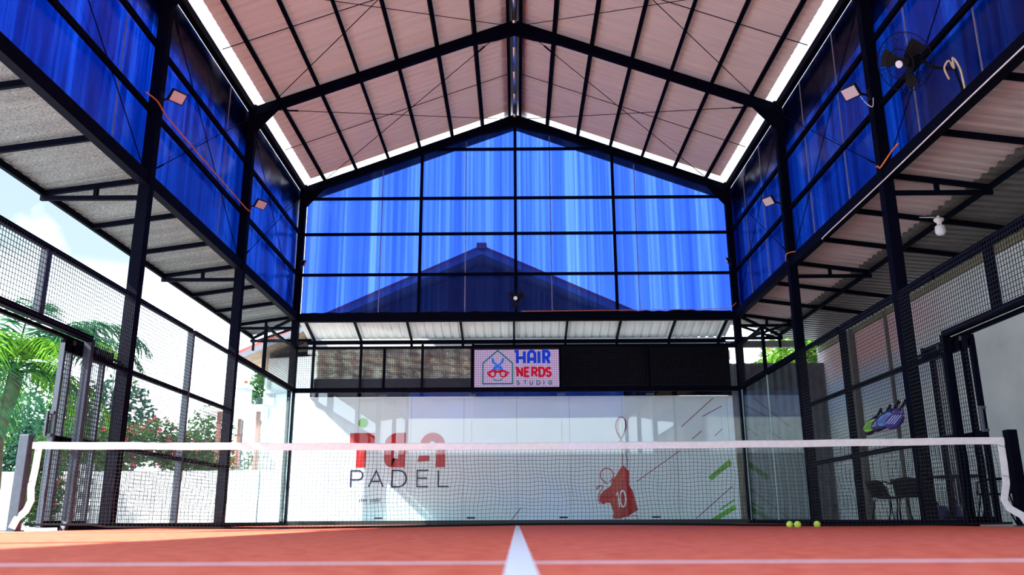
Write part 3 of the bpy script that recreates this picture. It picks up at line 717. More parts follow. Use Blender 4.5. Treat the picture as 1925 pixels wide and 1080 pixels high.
def line(pts, w, mat, nm, off=0.0, closed=False):
    mb = MB(); P_ = [wp(*p) for p in pts]
    if closed: P_.append(P_[0])
    strokes(mb, [P_], 0, 0, 1, 1, w, ya - off, yb - off); return paint(nm, mb, mat)
def parc(cx, cy, rx, ry, a0, a1, n=16): return [(cx + rx * math.cos(math.radians(a0 + (a1 - a0) * i / n)), cy + ry * math.sin(math.radians(a0 + (a1 - a0) * i / n))) for i in range(n + 1)]
line(parc(1143, 893, 13, 13, 100, 430), 0.022, REDP, 'painted_head')
line([(1138, 906), (1139, 909), (1146, 908)], 0.015, REDP, 'painted_chin')
line([(1128, 946), (1124, 940), (1125, 930), (1132, 920), (1134, 914), (1129, 912), (1126, 917), (1122, 919), (1123, 914), (1127, 913)], 0.018, REDP, 'painted_hand')
line([(1172, 824)] + [(1166, 812), (1164, 800), (1166, 790), (1172, 783), (1179, 783), (1184, 789), (1185, 800), (1180, 815), (1173, 826)], 0.028, MAROON, 'painted_racket')
line([(1173, 824), (1169, 812), (1168, 800), (1170, 790), (1175, 786)], 0.016, REDP, 'painted_racket_rim')
line([(1172, 826), (1170, 832), (1175, 845), (1175, 862), (1174, 874)], 0.02, MAROON, 'painted_racket_handle')
line([(1174, 826), (1178, 834), (1179, 845), (1185, 862), (1184, 880)], 0.016, MAROON, 'painted_arm')
line([(1157, 973), (1156, 981), (1202, 981)], 0.016, MAROON, 'painted_shorts')
line([(1156, 977), (1176, 976), (1178, 970), (1200, 968), (1202, 978), (1180, 978)], 0.014, REDP, 'painted_shorts_fold')
line([(1159, 931), (1163, 926), (1166, 953)], 0.03, WHITEPT, 'painted_number', 0.006)
line(parc(1173, 937, 5.5, 15, 0, 360, 18), 0.03, WHITEPT, 'painted_number', 0.006)
# diagonal slashes
def slash(a, b, w, mat, nm):
    mb = MB(); strokes(mb, [[wp(*a), wp(*b)]], 0, 0, 1, 1, w, ya, yb); paint(nm, mb, mat)
slash((1347, 901), (1390, 868), 0.11, GREENP, 'painted_green_slash')
slash((1340, 982), (1393, 953), 0.10, GREENP, 'painted_green_slash')
slash((1362, 958), (1393, 940), 0.035, GREENP, 'painted_green_slash')
for a, b in (((1296, 802), (1364, 746)), ((1202, 905), (1290, 848)), ((1316, 826), (1336, 810)), ((1340, 782), (1380, 762)), ((1362, 820), (1378, 806)), ((1315, 974), (1390, 915)), ((946, 984), (972, 953)), ((1350, 893), (1392, 875))):
    slash(a, b, 0.016, MAROON, 'painted_thin_line')

# ------------------------------------------------------------------ glass end wall, mesh fence
struct('baseboard_back', MB().box(-5.0, 5.0, 10.14, 10.26, -0.012, 0.09), solid('dark_green_channel', (0.012, 0.03, 0.03, 1), 0.5), 'dark channel at the foot of the back glass')
for s, sd in ((-1, 'left'), (1, 'right')):
    struct('baseboard_' + sd, MB().box(*sorted((s * 5.0, s * 5.13)), 1.0, 10.14, -0.012, 0.07), STEEL, 'dark sill at the foot of the %s fence' % sd)
def clip_mb(x, z): return MB().box(x - 0.09, x + 0.09, 10.165, 10.19, z - 0.02, z + 0.02)
GW = ['leftmost', 'second from the left', 'middle', 'second from the right', 'rightmost']
for i in range(5):
    x0 = -5 + 2 * i
    t = thing('glass_panel', 'clear glass panel of the back wall, %s of five' % GW[i], 'glass panel', (x0 + 1, 10.2, 0.09), 'glass panels')
    build('pane', MB().box(x0 + 0.006, x0 + 1.994, 10.194, 10.206, 0.09, 2.86), GLASS, t)
    if i: build('clamp', clip_mb(x0, 2.80), STEEL2, t); 
    if i: build('clamp', clip_mb(x0, 0.14), STEEL2, t)
for s, sd in ((-1, 'left'), (1, 'right')):
    for k, (a, b, w) in enumerate(((8.17, 10.13, 'touching the back corner'), (6.22, 8.16, 'beside the mesh fence'))):
        t = thing('glass_panel', 'tall green-tinted glass panel of the %s side wall, %s' % (sd, w), 'glass panel', (s * 5.04, (a + b) / 2, 0.07), 'glass panels')
        build('pane', MB().box(*sorted((s * 5.034, s * 5.046)), a, b, 0.07, 2.90), GLASS2, t)
        build('edge_strip', MB().box(*sorted((s * 5.028, s * 5.052)), b - 0.012, b, 0.07, 2.90), solid('glass_edge_green', (0.35, 0.5, 0.48, 1), 0.3) if 'glass_edge_green' not in MATS else MATS['glass_edge_green'], t)

WR = 0.0026
def wires_x(mb, x, y0, y1, z0, z1, st=0.05, r=WR):
    n = int(round((y1 - y0) / st)); m = int(round((z1 - z0) / st))
    for i in range(n + 1):
        y = y0 + (y1 - y0) * i / n; mb.box(x - r, x + r, y - r, y + r, z0, z1)
    for j in range(m + 1):
        z = z0 + (z1 - z0) * j / m; mb.box(x - r, x + r, y0, y1, z - r, z + r)
def wires_y(mb, y, x0, x1, z0, z1, st=0.05, r=WR):
    n = int(round((x1 - x0) / st)); m = int(round((z1 - z0) / st))
    for i in range(n + 1):
        x = x0 + (x1 - x0) * i / n; mb.box(x - r, x + r, y - r, y + r, z0, z1)
    for j in range(m + 1):
        z = z0 + (z1 - z0) * j / m; mb.box(x0, x1, y - r, y + r, z - r, z + r)
def side_panel(s, y0, y1, rails, lab, base=0.07):
    t = thing('mesh_fence_panel', lab, 'fence panel', (s * 5.0, (y0 + y1) / 2, base), 'mesh fence panels')
    mb = MB(); wires_x(mb, s * 5.0, y0, y1, base, rails[-1]); build('wire_mesh', mb, WIRE, t)
    for z in rails:
        build('rail', MB().box(*sorted((s * 5.01, s * 5.07)), y0, y1, z - 0.03, z + 0.03), STEEL, t)
    return t
def post(s, y, z0, z1, lab, w=0.085, x=None):
    x = x or 5.052
    mb = MB().box(*sorted((s * (x - w / 2), s * (x + w / 2))), y - w / 2, y + w / 2, z0, z1)
    if z0 < 0.05: mb.prism([(y - w / 2, 0.0), (y - w / 2 - 0.05, 0.0), (y - w / 2, 0.10)], 'X', s * x - 0.03, s * x + 0.03)
    return tag(build('fence_post', mb, STEEL2 if s < 0 else STEEL), lab, 'post', 'fence posts')  # left posts get the lighter copy, as if lit by the sky
for s, sd in ((-1, 'left'), (1, 'right')):
    side_panel(s, 4.14, 6.05, (Z1, Z2, Z3), 'black wire mesh fence panel on the %s side, next to the side glass' % sd)
    side_panel(s, 2.12, 4.05, (Z1, Z2, Z3), 'black wire mesh fence panel on the %s side, between slim post and near column' % sd)
    side_panel(s, 1.08, 1.96, (Z1, Z2), 'narrow black wire mesh fence panel on the %s side, beside the gate opening' % sd)
    # header over the gate opening
    t = thing('mesh_fence_panel', 'black wire mesh panel over the %s gate opening, high above the net post' % sd, 'fence panel', (s * 5.0, 0.5, ZG), 'mesh fence panels')
    mb = MB(); wires_x(mb, s * 5.0, -1.9, 1.0, ZG, Z3); wires_x(mb, s * 5.0, 1.0, 1.96, Z2, Z3); build('wire_mesh', mb, WIRE, t)
    build('top_rail', MB().box(*sorted((s * 5.01, s * 5.07)), -1.9, 1.96, Z3 - 0.03, Z3 + 0.03), STEEL, t)
    build('bottom_rail', MB().box(*sorted((s * 5.0, s * 5.08)), -1.9, 1.0, ZG - 0.035, ZG + 0.035), STEEL, t)
    build('middle_post', MB().box(*sorted((s * 5.01, s * 5.09)), -0.17, -0.09, ZG, Z3), STEEL2 if s < 0 else STEEL, t)  # lit-looking grey on the left only
    post(s, 4.095, -0.012, Z3, 'slim %s fence post midway between two building columns' % sd)
    post(s, 1.03, -0.012, ZG, '%s gate opening post, beside the sliding gate' % sd)
    # raised corner panel
    yc = 7.88 if s < 0 else 8.2
    t = thing('mesh_fence_panel', 'raised wire mesh panel above the side glass in the back %s corner' % sd, 'fence panel', (s * 5.0, 9.1, Z3), 'mesh fence panels')
    mb = MB(); wires_x(mb, s * 5.0, yc, 10.1, Z3, Z4); build('wire_mesh', mb, WIRE, t)
    build('rail', MB().box(*sorted((s * 5.01, s * 5.06)), yc, 10.12, Z4 - 0.025, Z4 + 0.025), STEEL, t)
    build('post', MB().box(*sorted((s * 5.01, s * 5.07)), yc - 0.03, yc + 0.03, Z3, Z4 + 0.02), STEEL, t)
    tag(build('fence_rail', MB().box(*sorted((s * 5.0, s * 5.08)), 6.2, 10.12, Z3 - 0.055, Z3 + 0.045), STEEL), 'thick black top rail over the glass of the %s side wall' % sd, 'rail', 'fence rails')
    # sliding gate, slid open behind the fence
    t = thing('sliding_gate', 'black mesh sliding gate slid open on the %s side, beyond the net post' % sd, 'gate', (s * 5.17, 1.1, 0.02), 'sliding gates')
    gx = s * 5.165
    for y, w in ((0.68, 0.05), (1.62, 0.05), (0.84 if s < 0 else 0.87, 0.05)):
        build('upright', MB().box(gx - 0.028, gx + 0.028, y - w / 2, y + w / 2, 0.03, 2.06), STEEL2 if s < 0 else STEEL, t)  # left uprights lightened to imitate daylight
    build('top_rail', MB().box(gx - 0.028, gx + 0.028, 0.66, 1.65, 1.97, 2.10), STEEL, t)
    build('middle_rail', MB().box(gx - 0.028, gx + 0.028, 0.70, 1.60, 0.93, 1.02), STEEL, t)
    build('bottom_rail', MB().box(gx - 0.028, gx + 0.028, 0.70, 1.60, 0.03, 0.10), STEEL, t)
    mb = MB(); wires_x(mb, gx - s * 0.02, 0.70, 1.60, 0.1, 1.97); build('wire_mesh', mb, WIRE, t)
    build('handle', MB().box(gx - 0.05, gx - 0.03, 0.60, 0.65, 1.0, 1.28).box(gx - 0.04, gx + 0.02, 0.62, 0.66, 1.0, 1.03).box(gx - 0.04, gx + 0.02, 0.62, 0.66, 1.25, 1.28), STEEL2, t)
    t2 = thing('gate_track', 'black overhead track of the %s sliding gate, running just outside the mesh' % sd, 'gate track', (s * 5.15, 0, 2.1), 'gate tracks')
    build('track', MB().box(*sorted((s * 5.14, s * 5.19)), -1.9, 1.75, 2.11, 2.15), STEEL, t2)
    build('bracket', MB().box(*sorted((s * 5.08, s * 5.17)), 1.68, 1.72, 2.02, 2.14).bar((s * 5.1, 1.95, 2.06), (s * 5.16, 1.7, 2.09), 0.03, 0.03), STEEL, t2)
    for yy in (0.85, 1.4): build('roller', MB().tube([(s * 5.13, yy, 2.09), (s * 5.20, yy, 2.09)], 0.03, 10), STEEL2, t2)

# back mesh over the glass
tag(build('fence_rail', MB().box(-5.0, 5.0, 10.16, 10.24, 2.87, 2.97), STEEL), 'thick black rail along the top of the back glass', 'rail', 'fence rails')
for i, x in enumerate((-3, -1, 1, 3)):
    tag(build('fence_post', MB().box(x - 0.03, x + 0.03, 10.20, 10.25, 2.97, Z4), STEEL), 'short black post above the back glass, %s of four from the left' % ['first', 'second', 'third', 'last'][i], 'post', 'fence posts')
for i in range(5):
    x0 = -5 + 2 * i
    t = thing('mesh_fence_panel', 'black wire mesh panel above the back glass, %s of five' % GW[i], 'fence panel', (x0 + 1, 10.18, 2.95), 'mesh fence panels')
    mb = MB(); wires_y(mb, 10.17, x0 + 0.04, x0 + 1.96, 2.96, Z4, 0.05, 0.0026); build('wire_mesh', mb, WIRE, t)
    build('rail', MB().box(x0, x0 + 2.0, 10.18, 10.24, Z4 - 0.01, Z4 + 0.05), STEEL, t)

# ------------------------------------------------------------------ lit sign
SX0, SX1, SZ0, SZ1 = -0.955, 0.985, 2.965, 3.855
t = thing('led_sign', 'lit lavender hair studio sign with house logo behind the back mesh', 'sign', (0, 10.35, 2.93))
build('cabinet', MB().box(SX0 - 0.03, SX1 + 0.03, 10.32, 10.45, SZ0 - 0.03, SZ1 + 0.03), BLACKP, t)
scr = build('screen', MB().box(SX0, SX1, 10.312, 10.32, SZ0, SZ1), SCR, t)
sw = SX1 - SX0; sh = SZ1 - SZ0
def sp_(px_, py_): return (SX0 + (px_ - 120) / 1635 * sw, SZ1 - (py_ - 130) / 735 * sh)   # sign face coordinates
ys0, ys1 = 10.306, 10.313
def sline(lines, w, mat, nm):
    mb = MB(); strokes(mb, [[sp_(*p) for p in l] for l in lines], 0, 0, 1, 1, w, ys0, ys1); return build(nm, mb, mat, t)
sline([[(283, 780), (283, 390), (567, 148), (850, 390), (850, 780), (283, 780)]], 0.030, SCRT, 'house_outline')
sline([[(470, 300), (500, 380), (640, 500)], [(665, 300), (640, 380), (500, 500)], [(455, 290), (475, 375), (560, 430)], [(680, 290), (660, 375), (580, 430)], [(480, 505), (520, 450), (570, 470), (620, 450), (655, 505), (480, 505)]], 0.036, SCRB2, 'scissors_mark')
def circ(cx, cy, rx, ry, n=16): return [(cx + rx * math.cos(2 * math.pi * i / n), cy + ry * math.sin(2 * math.pi * i / n)) for i in range(n + 1)]
sline([circ(470, 595, 52, 55), circ(668, 595, 52, 55), [(370, 572), (420, 545), (500, 528), (569, 550), (640, 528), (715, 545), (770, 572), (730, 625), (690, 650)], [(370, 572), (405, 625), (450, 650)], [(525, 570), (569, 555), (612, 570)]], 0.034, SCRR, 'glasses_mark')
sline([[(475, 685), (520, 712), (569, 722), (620, 712), (662, 685)]], 0.020, SCRT, 'smile_mark')
def word(txt, xs, zt, zb, ws, w, mat, nm):
    for ch, x, gw in zip(txt, xs, ws):
        mb = MB(); a = sp_(x, zb); b = sp_(x + gw, zt); key = 'a' if ch == 'A' else ch
        strokes(mb, G[key], a[0], a[1], (b[0] - a[0]), (b[1] - a[1]), w, ys0, ys1); build(nm, mb, mat, t)
word('HAIR', (945, 1160, 1360, 1450), 165, 395, (150, 155, 100, 135), 0.070, SCRB, 'letter')
word('NERDS', (940, 1090, 1230, 1365, 1500), 480, 640, (130, 90, 110, 105, 105), 0.052, SCRR, 'letter')
word('STUDIO', (935, 1065, 1185, 1315, 1450, 1545), 725, 795, (60, 70, 60, 65, 60, 65), 0.022, SCRT, 'letter')

# ------------------------------------------------------------------ net
def ntop(x): return 0.845 + 0.035 * (abs(x) / 4.95) ** 1.6
t = thing('padel_net', 'long black net with white top tape across the red court', 'net', (0, 0, 0.0))
mb = MB(); NX = 248
def npt(x, v):
    zt = ntop(x) - 0.06; zb = 0.035 + 0.012 * math.sin(x * 1.1 + 1)
    if x < -4.2: zb += 0.02
    z = zb + (zt - zb) * v
    amp = math.sin(math.pi * min(1, v * 1.02))
    return (x + amp * (0.016 * math.sin(z * 5 + x * 2.3) + 0.007 * math.sin(x * 9 + z * 13)), 0.012 * math.sin(x * 3.1 + z * 4) * amp,
            z + 0.006 * math.sin(x * 7.0 + v * 11) * amp + 0.004 * math.sin(x * 23 + v * 5) * amp)
for i in range(NX + 1):
    x = -4.93 + 9.86 * i / NX
    mb.tube([npt(x, j / 12) for j in range(13)], 0.0021, 4, False)
for j in range(1, 20):
    v = j / 20; mb.tube([npt(-4.93 + 9.86 * i / 320, v) for i in range(321)], 0.0021, 4, False)
build('net_mesh', mb, WIRE, t)
mb = MB(); vs = []; fs = []; n = 80
for i in range(n + 1):
    x = -4.97 + 9.94 * i / n; z = ntop(x); wv = 0.002 * math.sin(x * 6)
    for dy, dz in ((-0.012, -0.068), (0.012, -0.068), (0.014, -0.004), (0.0, 0.004), (-0.014, -0.004)): vs.append((x, dy, z + dz + wv))
for i in range(n):
    for k in range(5): fs.append((i * 5 + k, (i + 1) * 5 + k, (i + 1) * 5 + (k + 1) % 5, i * 5 + (k + 1) % 5))
fs += [(4, 3, 2, 1, 0), tuple(n * 5 + k for k in range(5))]
build('top_tape', mb.add(vs, fs), TAPE, t)
mb = MB(); mb.tube([(-4.93 + 9.86 * i / 60, 0, 0.035 + 0.012 * math.sin((-4.93 + 9.86 * i / 60) * 1.1 + 1) + (0.02 if i < 5 else 0)) for i in range(61)], 0.011, 6)
build('bottom_cord', mb, BLACKP, t)
for s in (-1, 1):
    mb = MB(); P_ = [(s * 4.90, -0.01, 0.83), (s * 4.905, -0.012, 0.62), (s * 4.92, -0.015, 0.42), (s * 4.90, -0.02, 0.30), (s * 4.93, -0.03, 0.20), (s * 5.00, -0.05, 0.12), (s * 5.03, -0.06, 0.03)]
    if s > 0: P_ = [(4.93, -0.01, 0.84), (4.93, -0.012, 0.62), (4.92, -0.015, 0.42), (4.87, -0.02, 0.26), (4.90, -0.03, 0.18), (5.0, -0.06, 0.11), (5.04, -0.07, 0.03)]
    vs = []; fs = []
    for i, q in enumerate(P_):
        a = Vector(P_[max(i - 1, 0)]); b = Vector(P_[min(i + 1, len(P_) - 1)]); d = (b - a).normalized(); sd_ = Vector((-d.z, 0, d.x)).normalized() * 0.036
        q = Vector(q)
        for k in (-1, 1):
            for y in (-0.003, 0.003): vs.append(q + sd_ * k + Vector((0, y, 0)))
    for i in range(len(P_) - 1):
        a = i * 4; c = a + 4; fs += [(a, c, c + 2, a + 2), (a + 1, a + 3, c + 3, c + 1), (a, a + 1, c + 1, c), (a + 2, c + 2, c + 3, a + 3)]
    build('side_tape', mb.add(vs, fs), TAPE, t)
    mb = MB()
    for z in (0.80, 0.50, 0.27): mb.tube([(s * 4.90, -0.02, z), (s * 4.95, -0.03, z - 0.02), (s * 5.01, -0.03, z - 0.08)], 0.0025, 5)
    build('lacing', mb, BLACKP, t)
    mb = MB()
    mb.box(*sorted((s * 4.995, s * 5.095)), -0.05, 0.05, 0.0, 0.955)
    p_ = thing('net_post', '%s steel post holding the net' % ('left, daylight-lightened grey' if s < 0 else 'black right'), 'net post', (s * 5.045, 0, 0), 'net posts')
    build('post', mb, STEEL2 if s < 0 else STEEL, p_, False, 0.006)  # left post colour includes the daylight on it
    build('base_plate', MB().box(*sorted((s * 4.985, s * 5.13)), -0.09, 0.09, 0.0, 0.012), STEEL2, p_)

# balls
for x, y, lab in ((2.665, -0.16, 'tennis ball, left one of the touching pair under the net'), (2.722, -0.22, 'tennis ball, right one of the touching pair under the net'), (2.945, -0.12, 'tennis ball lying alone under the right part of the net')):
    t = thing('tennis_ball', 'yellow-green ' + lab, 'tennis ball', (x, y, 0), 'tennis balls')
    build('felt', MB().ball((x, y, 0.033), 0.033, 20, 14), BALL, t, True)
    mb = MB(); pts = []
    for i in range(41):
        a = 2 * math.pi * i / 40; q = Vector((math.cos(a) + 0.35 * math.cos(3 * a), math.sin(a) - 0.35 * math.sin(3 * a), 1.1 * math.sin(2 * a) * 0.9)).normalized() * 0.0332
        pts.append((x + q.x, y + q.y, 0.033 + q.z))
    mb.tube(pts, 0.0012, 5); build('seam', mb, WHITEP, t)

# ------------------------------------------------------------------ rackets hanging on the right mesh
def racket(hc, hb, body, face, stripe, lab):
    """hc = head centre (inside the mesh), hb = a point along the handle; the handle is pushed out through the mesh"""
    hc = Vector(hc); v = (Vector(hb) - hc).normalized(); side = v.cross(Vector((-0.8, -0.45, 0.55)).normalized()).normalized(); nrm = side.cross(v)
    if nrm.y > 0: nrm = -nrm
    t = thing('padel_racket', lab, 'padel racket', tuple(hc), 'padel rackets')
    def T(u, w, k=0.0): return hc + side * u + v * w + nrm * k
    n = 28; outl = []
    for i in range(n):
        a = 2 * math.pi * i / n; u = 0.122 * math.cos(a); w = 0.14 * math.sin(a)
        if w > 0: u *= (1 - 0.25 * (w / 0.14) ** 2)
        outl.append((u, w))
    def slab(mb, f, k0, k1):
        vs = [T(q[0] * f, q[1] * f, k0) for q in outl] + [T(q[0] * f, q[1] * f, k1) for q in outl]
        mb.add(vs, [tuple(range(n)), tuple(range(2 * n - 1, n - 1, -1))] + [(i, (i + 1) % n, n + (i + 1) % n, n + i) for i in range(n)]); return mb
    build('head', slab(MB(), 1.0, -0.019, 0.019), body, t)
    build('face', slab(MB(), 0.86, 0.018, 0.0215), face, t)
    mb = MB()
    for k in (-0.06, -0.02, 0.02, 0.06): mb.bar(T(k - 0.02, -0.08, 0.023), T(k + 0.02, 0.07, 0.023), 0.010, 0.004, nrm)
    build('stripes', mb, stripe, t)
    mb = MB()
    for k in (-1, 1): mb.bar(T(0.075 * k, 0.11), T(0.018 * k, 0.20), 0.024, 0.03, nrm)
    build('throat', mb, body, t)
    build('grip', MB().tube([T(0, 0.18), T(0, 0.33)], [0.017, 0.018], 8), BLACKP, t)
    build('butt_cap', MB().tube([T(0, 0.325), T(0, 0.34)], 0.021, 8), BLACKP, t)
    a = T(0, 0.33); build('wrist_strap', MB().tube([a, a + Vector((0.01, -0.02, -0.08)), a + Vector((0.01, -0.03, -0.15)), a + Vector((0.005, 0, -0.08)), a], 0.004, 5), BLACKP, t)
RK = {k: solid(k, c, 0.35) for k, c in {'racket_green': (0.18, 0.45, 0.04, 1), 'racket_black': (0.01, 0.012, 0.03, 1), 'racket_navy': (0.015, 0.025, 0.12, 1), 'racket_skyblue': (0.10, 0.20, 0.42, 1), 'racket_purple': (0.05, 0.03, 0.16, 1), 'racket_silver': (0.45, 0.5, 0.7, 1), 'racket_lime': (0.3, 0.65, 0.08, 1)}.items()}
racket((4.86, 2.94, 1.30), (5.07, 3.04, 1.56), RK['racket_black'], RK['racket_green'], RK['racket_black'], 'lime green and black padel racket stuck through the right mesh')
racket((4.86, 2.64, 1.31), (5.07, 2.74, 1.57), RK['racket_black'], RK['racket_navy'], RK['racket_silver'], 'black and navy padel racket in the mesh beside the green one')
racket((4.86, 2.46, 1.33), (5.08, 2.50, 1.58), RK['racket_navy'], RK['racket_skyblue'], RK['racket_navy'], 'light blue padel racket in the mesh, third from the green one')
racket((4.86, 2.20, 1.30), (5.05, 2.26, 1.55), RK['racket_purple'], RK['racket_navy'], RK['racket_silver'], 'dark purple padel racket with white streaks nearest the column')

# ------------------------------------------------------------------ fans, flood lights, bulb, cables
def fan(c, dirv, r, lab, arm):
    t = thing('wall_fan', lab, 'fan', c, 'wall fans'); c = Vector(c); d = Vector(dirv).normalized(); M = d.to_track_quat('Z', 'Y').to_matrix()
    mb = MB()
    for k in range(36):
        a = 2 * math.pi * k / 36; pts = []
        for rr, zz in ((0.10, 0.085), (0.5, 0.08), (0.85, 0.055), (1.0, 0.0), (0.85, -0.055), (0.4, -0.08)): pts.append(c + M @ Vector((r * rr * math.cos(a), r * rr * math.sin(a), zz * r / 0.3)))
        mb.tube(pts, 0.0022, 4)
    for rr, zz in ((0.5, 0.08), (1.0, 0.0)):
        mb.tube([c + M @ Vector((r * rr * math.cos(2 * math.pi * k / 32), r * rr * math.sin(2 * math.pi * k / 32), zz * r / 0.3)) for k in range(33)], 0.006, 6)
    build('guard', mb, BLACKP, t)
    mb = MB()
    for k in range(3):
        a0 = 2 * math.pi * k / 3; V = []
        for i in range(5):
            for j in range(4):
                rr = r * (0.15 + 0.72 * i / 4); aa = a0 + (0.95 - 0.25 * i / 4) * (j / 3); V.append(c + M @ Vector((rr * math.cos(aa), rr * math.sin(aa), 0.04 * r / 0.3 * (j / 3 - 0.5))))
        mb.add(V, [(i * 4 + j, (i + 1) * 4 + j, (i + 1) * 4 + j + 1, i * 4 + j + 1) for i in range(4) for j in range(3)])
    o = build('blade_set', mb, BLACKP, t); mo = o.modifiers.new('thickness', 'SOLIDIFY'); mo.thickness = 0.003
    mb = MB(); mb.lathe([(0.045, 0.085 * r / 0.3), (0.045, 0.095 * r / 0.3), (0.02, 0.10 * r / 0.3)], c, 20, M); o = build('hub_badge', mb, WHITEP, t); o['label'] = 'round silver white badge'
    mb = MB(); mb.lathe([(0.05, -0.02), (0.085, -0.08), (0.085, -0.20), (0.05, -0.25)], c, 16, M); build('motor', mb, BLACKP, t)
    mb = MB(); mb.tube([c + M @ Vector((0, 0, -0.2))] + [Vector(a) for a in arm], 0.02, 8); build('arm', mb, BLACKP, t)
fan((4.62, 0.22, 5.30), (-0.80, -0.35, -0.48), 0.35, 'large black wall fan high on the right blue wall', [(4.95, 0.15, 5.18), (5.05, -0.05, 5.05), (5.07, -0.1, 4.75)])
fan((0.0, 9.95, 4.98), (-0.15, -0.9, -0.3), 0.21, 'black wall fan at the foot of the middle gable post', [(0.0, 10.15, 4.85), (0.0, 10.17, 4.75)])
def flood(c, d, side, lab, big=1.0):
    t = thing('flood_light', lab, 'flood light', c, 'flood lights'); c = Vector(c); d = Vector(d).normalized()
    M = d.to_track_quat('Z', 'Y').to_matrix(); w, h = 0.25 * big, 0.19 * big
    mb = MB().cbox(c, (w, h, 0.04), M); build('housing', mb, BLACKP, t, False, 0.006)
    mb = MB().cbox(c + d * 0.0205, (w * 0.84, h * 0.82, 0.006), M); o = build('lens', mb, LENS, t); o['label'] = 'pale flat lens'
    mb = MB()
    for k in range(7): mb.cbox(c - d * 0.035 + M @ Vector((w * 0.6 * (k / 6 - 0.5), 0, 0)), (0.006, h * 0.7, 0.035), M)
    build('cooling_fins', mb, BLACKP, t)
    a = Vector((side * 4.99, c.y, c.z - 0.06)); mb = MB(); mb.bar(c - d * 0.03, a, 0.03, 0.02); mb.box(*sorted((side * 4.965, side * 4.995)), c.y - 0.05, c.y + 0.05, c.z - 0.14, c.z + 0.06); build('bracket', mb, BLACKP, t)
flood((-4.76, 2.0, 5.86), (0.62, -0.42, -0.66), -1, 'flood light on the left column nearest the camera', 0.95)
flood((-4.78, 6.10, 5.82), (0.62, -0.42, -0.66), -1, 'flood light on the left second column from the back', 0.95)
flood((4.72, 2.0, 5.86), (-0.62, -0.42, -0.66), 1, 'flood light on the right column nearest the camera', 1.0)
flood((4.74, 6.10, 5.82), (-0.62, -0.42, -0.66), 1, 'flood light on the right second column from the back', 0.95)
flood((-4.90, 10.0, 5.86), (0.85, 0.1, -0.5), -1, 'small flood light in the back left corner of the blue hall', 0.6)
flood((4.90, 10.0, 5.86), (-0.85, 0.1, -0.5), 1, 'small flood light in the back right corner of the blue hall', 0.6)
def cable(name, pts, r, mat, lab):
    # smooth the polyline
    P_ = [Vector(p) for p in pts]; out = []
    for i in range(len(P_) - 1):
        p0 = P_[max(i - 1, 0)]; p1 = P_[i]; p2 = P_[i + 1]; p3 = P_[min(i + 2, len(P_) - 1)]
        for k in range(6):
            u = k / 6; out.append(0.5 * ((2 * p1) + (p2 - p0) * u + (2 * p0 - 5 * p1 + 4 * p2 - p3) * u * u + (3 * p1 - p0 - 3 * p2 + p3) * u ** 3))
    out.append(P_[-1]); return tag(build(name, MB().tube(out, r, 6), mat, None, True), lab, 'cable')
cable('conduit', [(-5.00, 1.55, 5.70), (-4.97, 1.85, 5.72), (-4.96, 2.10, 5.66), (-5.0, 2.5, 5.69), (-5.0, 4.0, 5.68), (-5.0, 5.6, 5.685), (-4.97, 5.95, 5.66), (-4.96, 6.2, 5.70)], 0.011, ORANGE, 'orange conduit running along the lower girt of the left blue wall')
cable('conduit', [(0.12, 10.12, 4.71), (1.5, 10.12, 4.715), (3.0, 10.12, 4.725), (4.6, 10.12, 4.74), (4.90, 10.05, 4.76), (4.98, 9.8, 4.80)], 0.009, ORANGE, 'thin orange cable along the beam under the right half of the gable')
cable('loose_cable', [(5.00, 2.12, 4.78), (4.97, 2.0, 4.74), (4.96, 1.9, 4.68), (4.98, 1.6, 4.76), (5.0, 1.4, 4.80)], 0.012, ORANGE, 'short orange cable loop on the right column nearest the camera')
cable('loose_cable', [(5.00, 6.2, 4.66), (4.96, 6.1, 4.70), (4.96, 6.0, 4.76), (5.02, 5.7, 4.70)], 0.010, ORANGE, 'short orange cable loop on the right second column from the back')
cable('loose_cable', [(5.03, 0.06, 4.98), (4.97, 0.02, 5.10), (4.98, -0.08, 5.14), (5.0, -0.12, 5.02), (4.97, -0.18, 5.12), (5.01, -0.22, 4.95), (5.04, -0.20, 4.68)], 0.013, CREAM, 'coiled cream cable beside the large right fan')
cable('loose_cable', [(4.85, 2.0, 5.80), (4.90, 1.95, 5.66), (4.97, 1.93, 5.60), (4.98, 1.9, 5.72)], 0.006, WHITEP, 'thin white cable hanging from the flood light on the right column nearest the camera')
cable('edge_cable', [(5.00, -2.0, 4.55), (4.99, 0.0, 4.53), (4.99, 2.0, 4.50), (4.99, 4.1, 4.49), (4.98, 4.3, 4.46)], 0.009, WHITEP, 'pale cable running along the lower edge of the right beam')
cable('stay_wire', [(-5.15, 2.0, 1.9), (-6.4, 4.2, 1.55), (-8.6, 8.2, 1.35)], 0.006, STEEL2, 'thin dark stay wire slanting outside the left fence')
t = thing('light_bulb', 'white lamp bulb in a ceiling holder under the right canopy', 'lamp', (6.36, 3.26, 4.30))
build('holder', MB().lathe([(0.075, 0.16), (0.07, 0.13), (0.035, 0.10), (0.03, 0.06)], (6.36, 3.26, 4.26), 16), WHITEP, t, True)
build('bulb', MB().lathe([(0.03, 0.07), (0.07, 0.04), (0.075, -0.04), (0.05, -0.09), (0.01, -0.10)], (6.36, 3.26, 4.26), 18), WHITEP, t, True)
build('stem', MB().tube([(6.36, 3.26, 4.40), (6.36, 3.26, 4.47)], 0.02, 8).tube([(6.36, 3.26, 4.44), (6.1, 3.40, 4.50)], 0.006, 6), WHITEP, t)

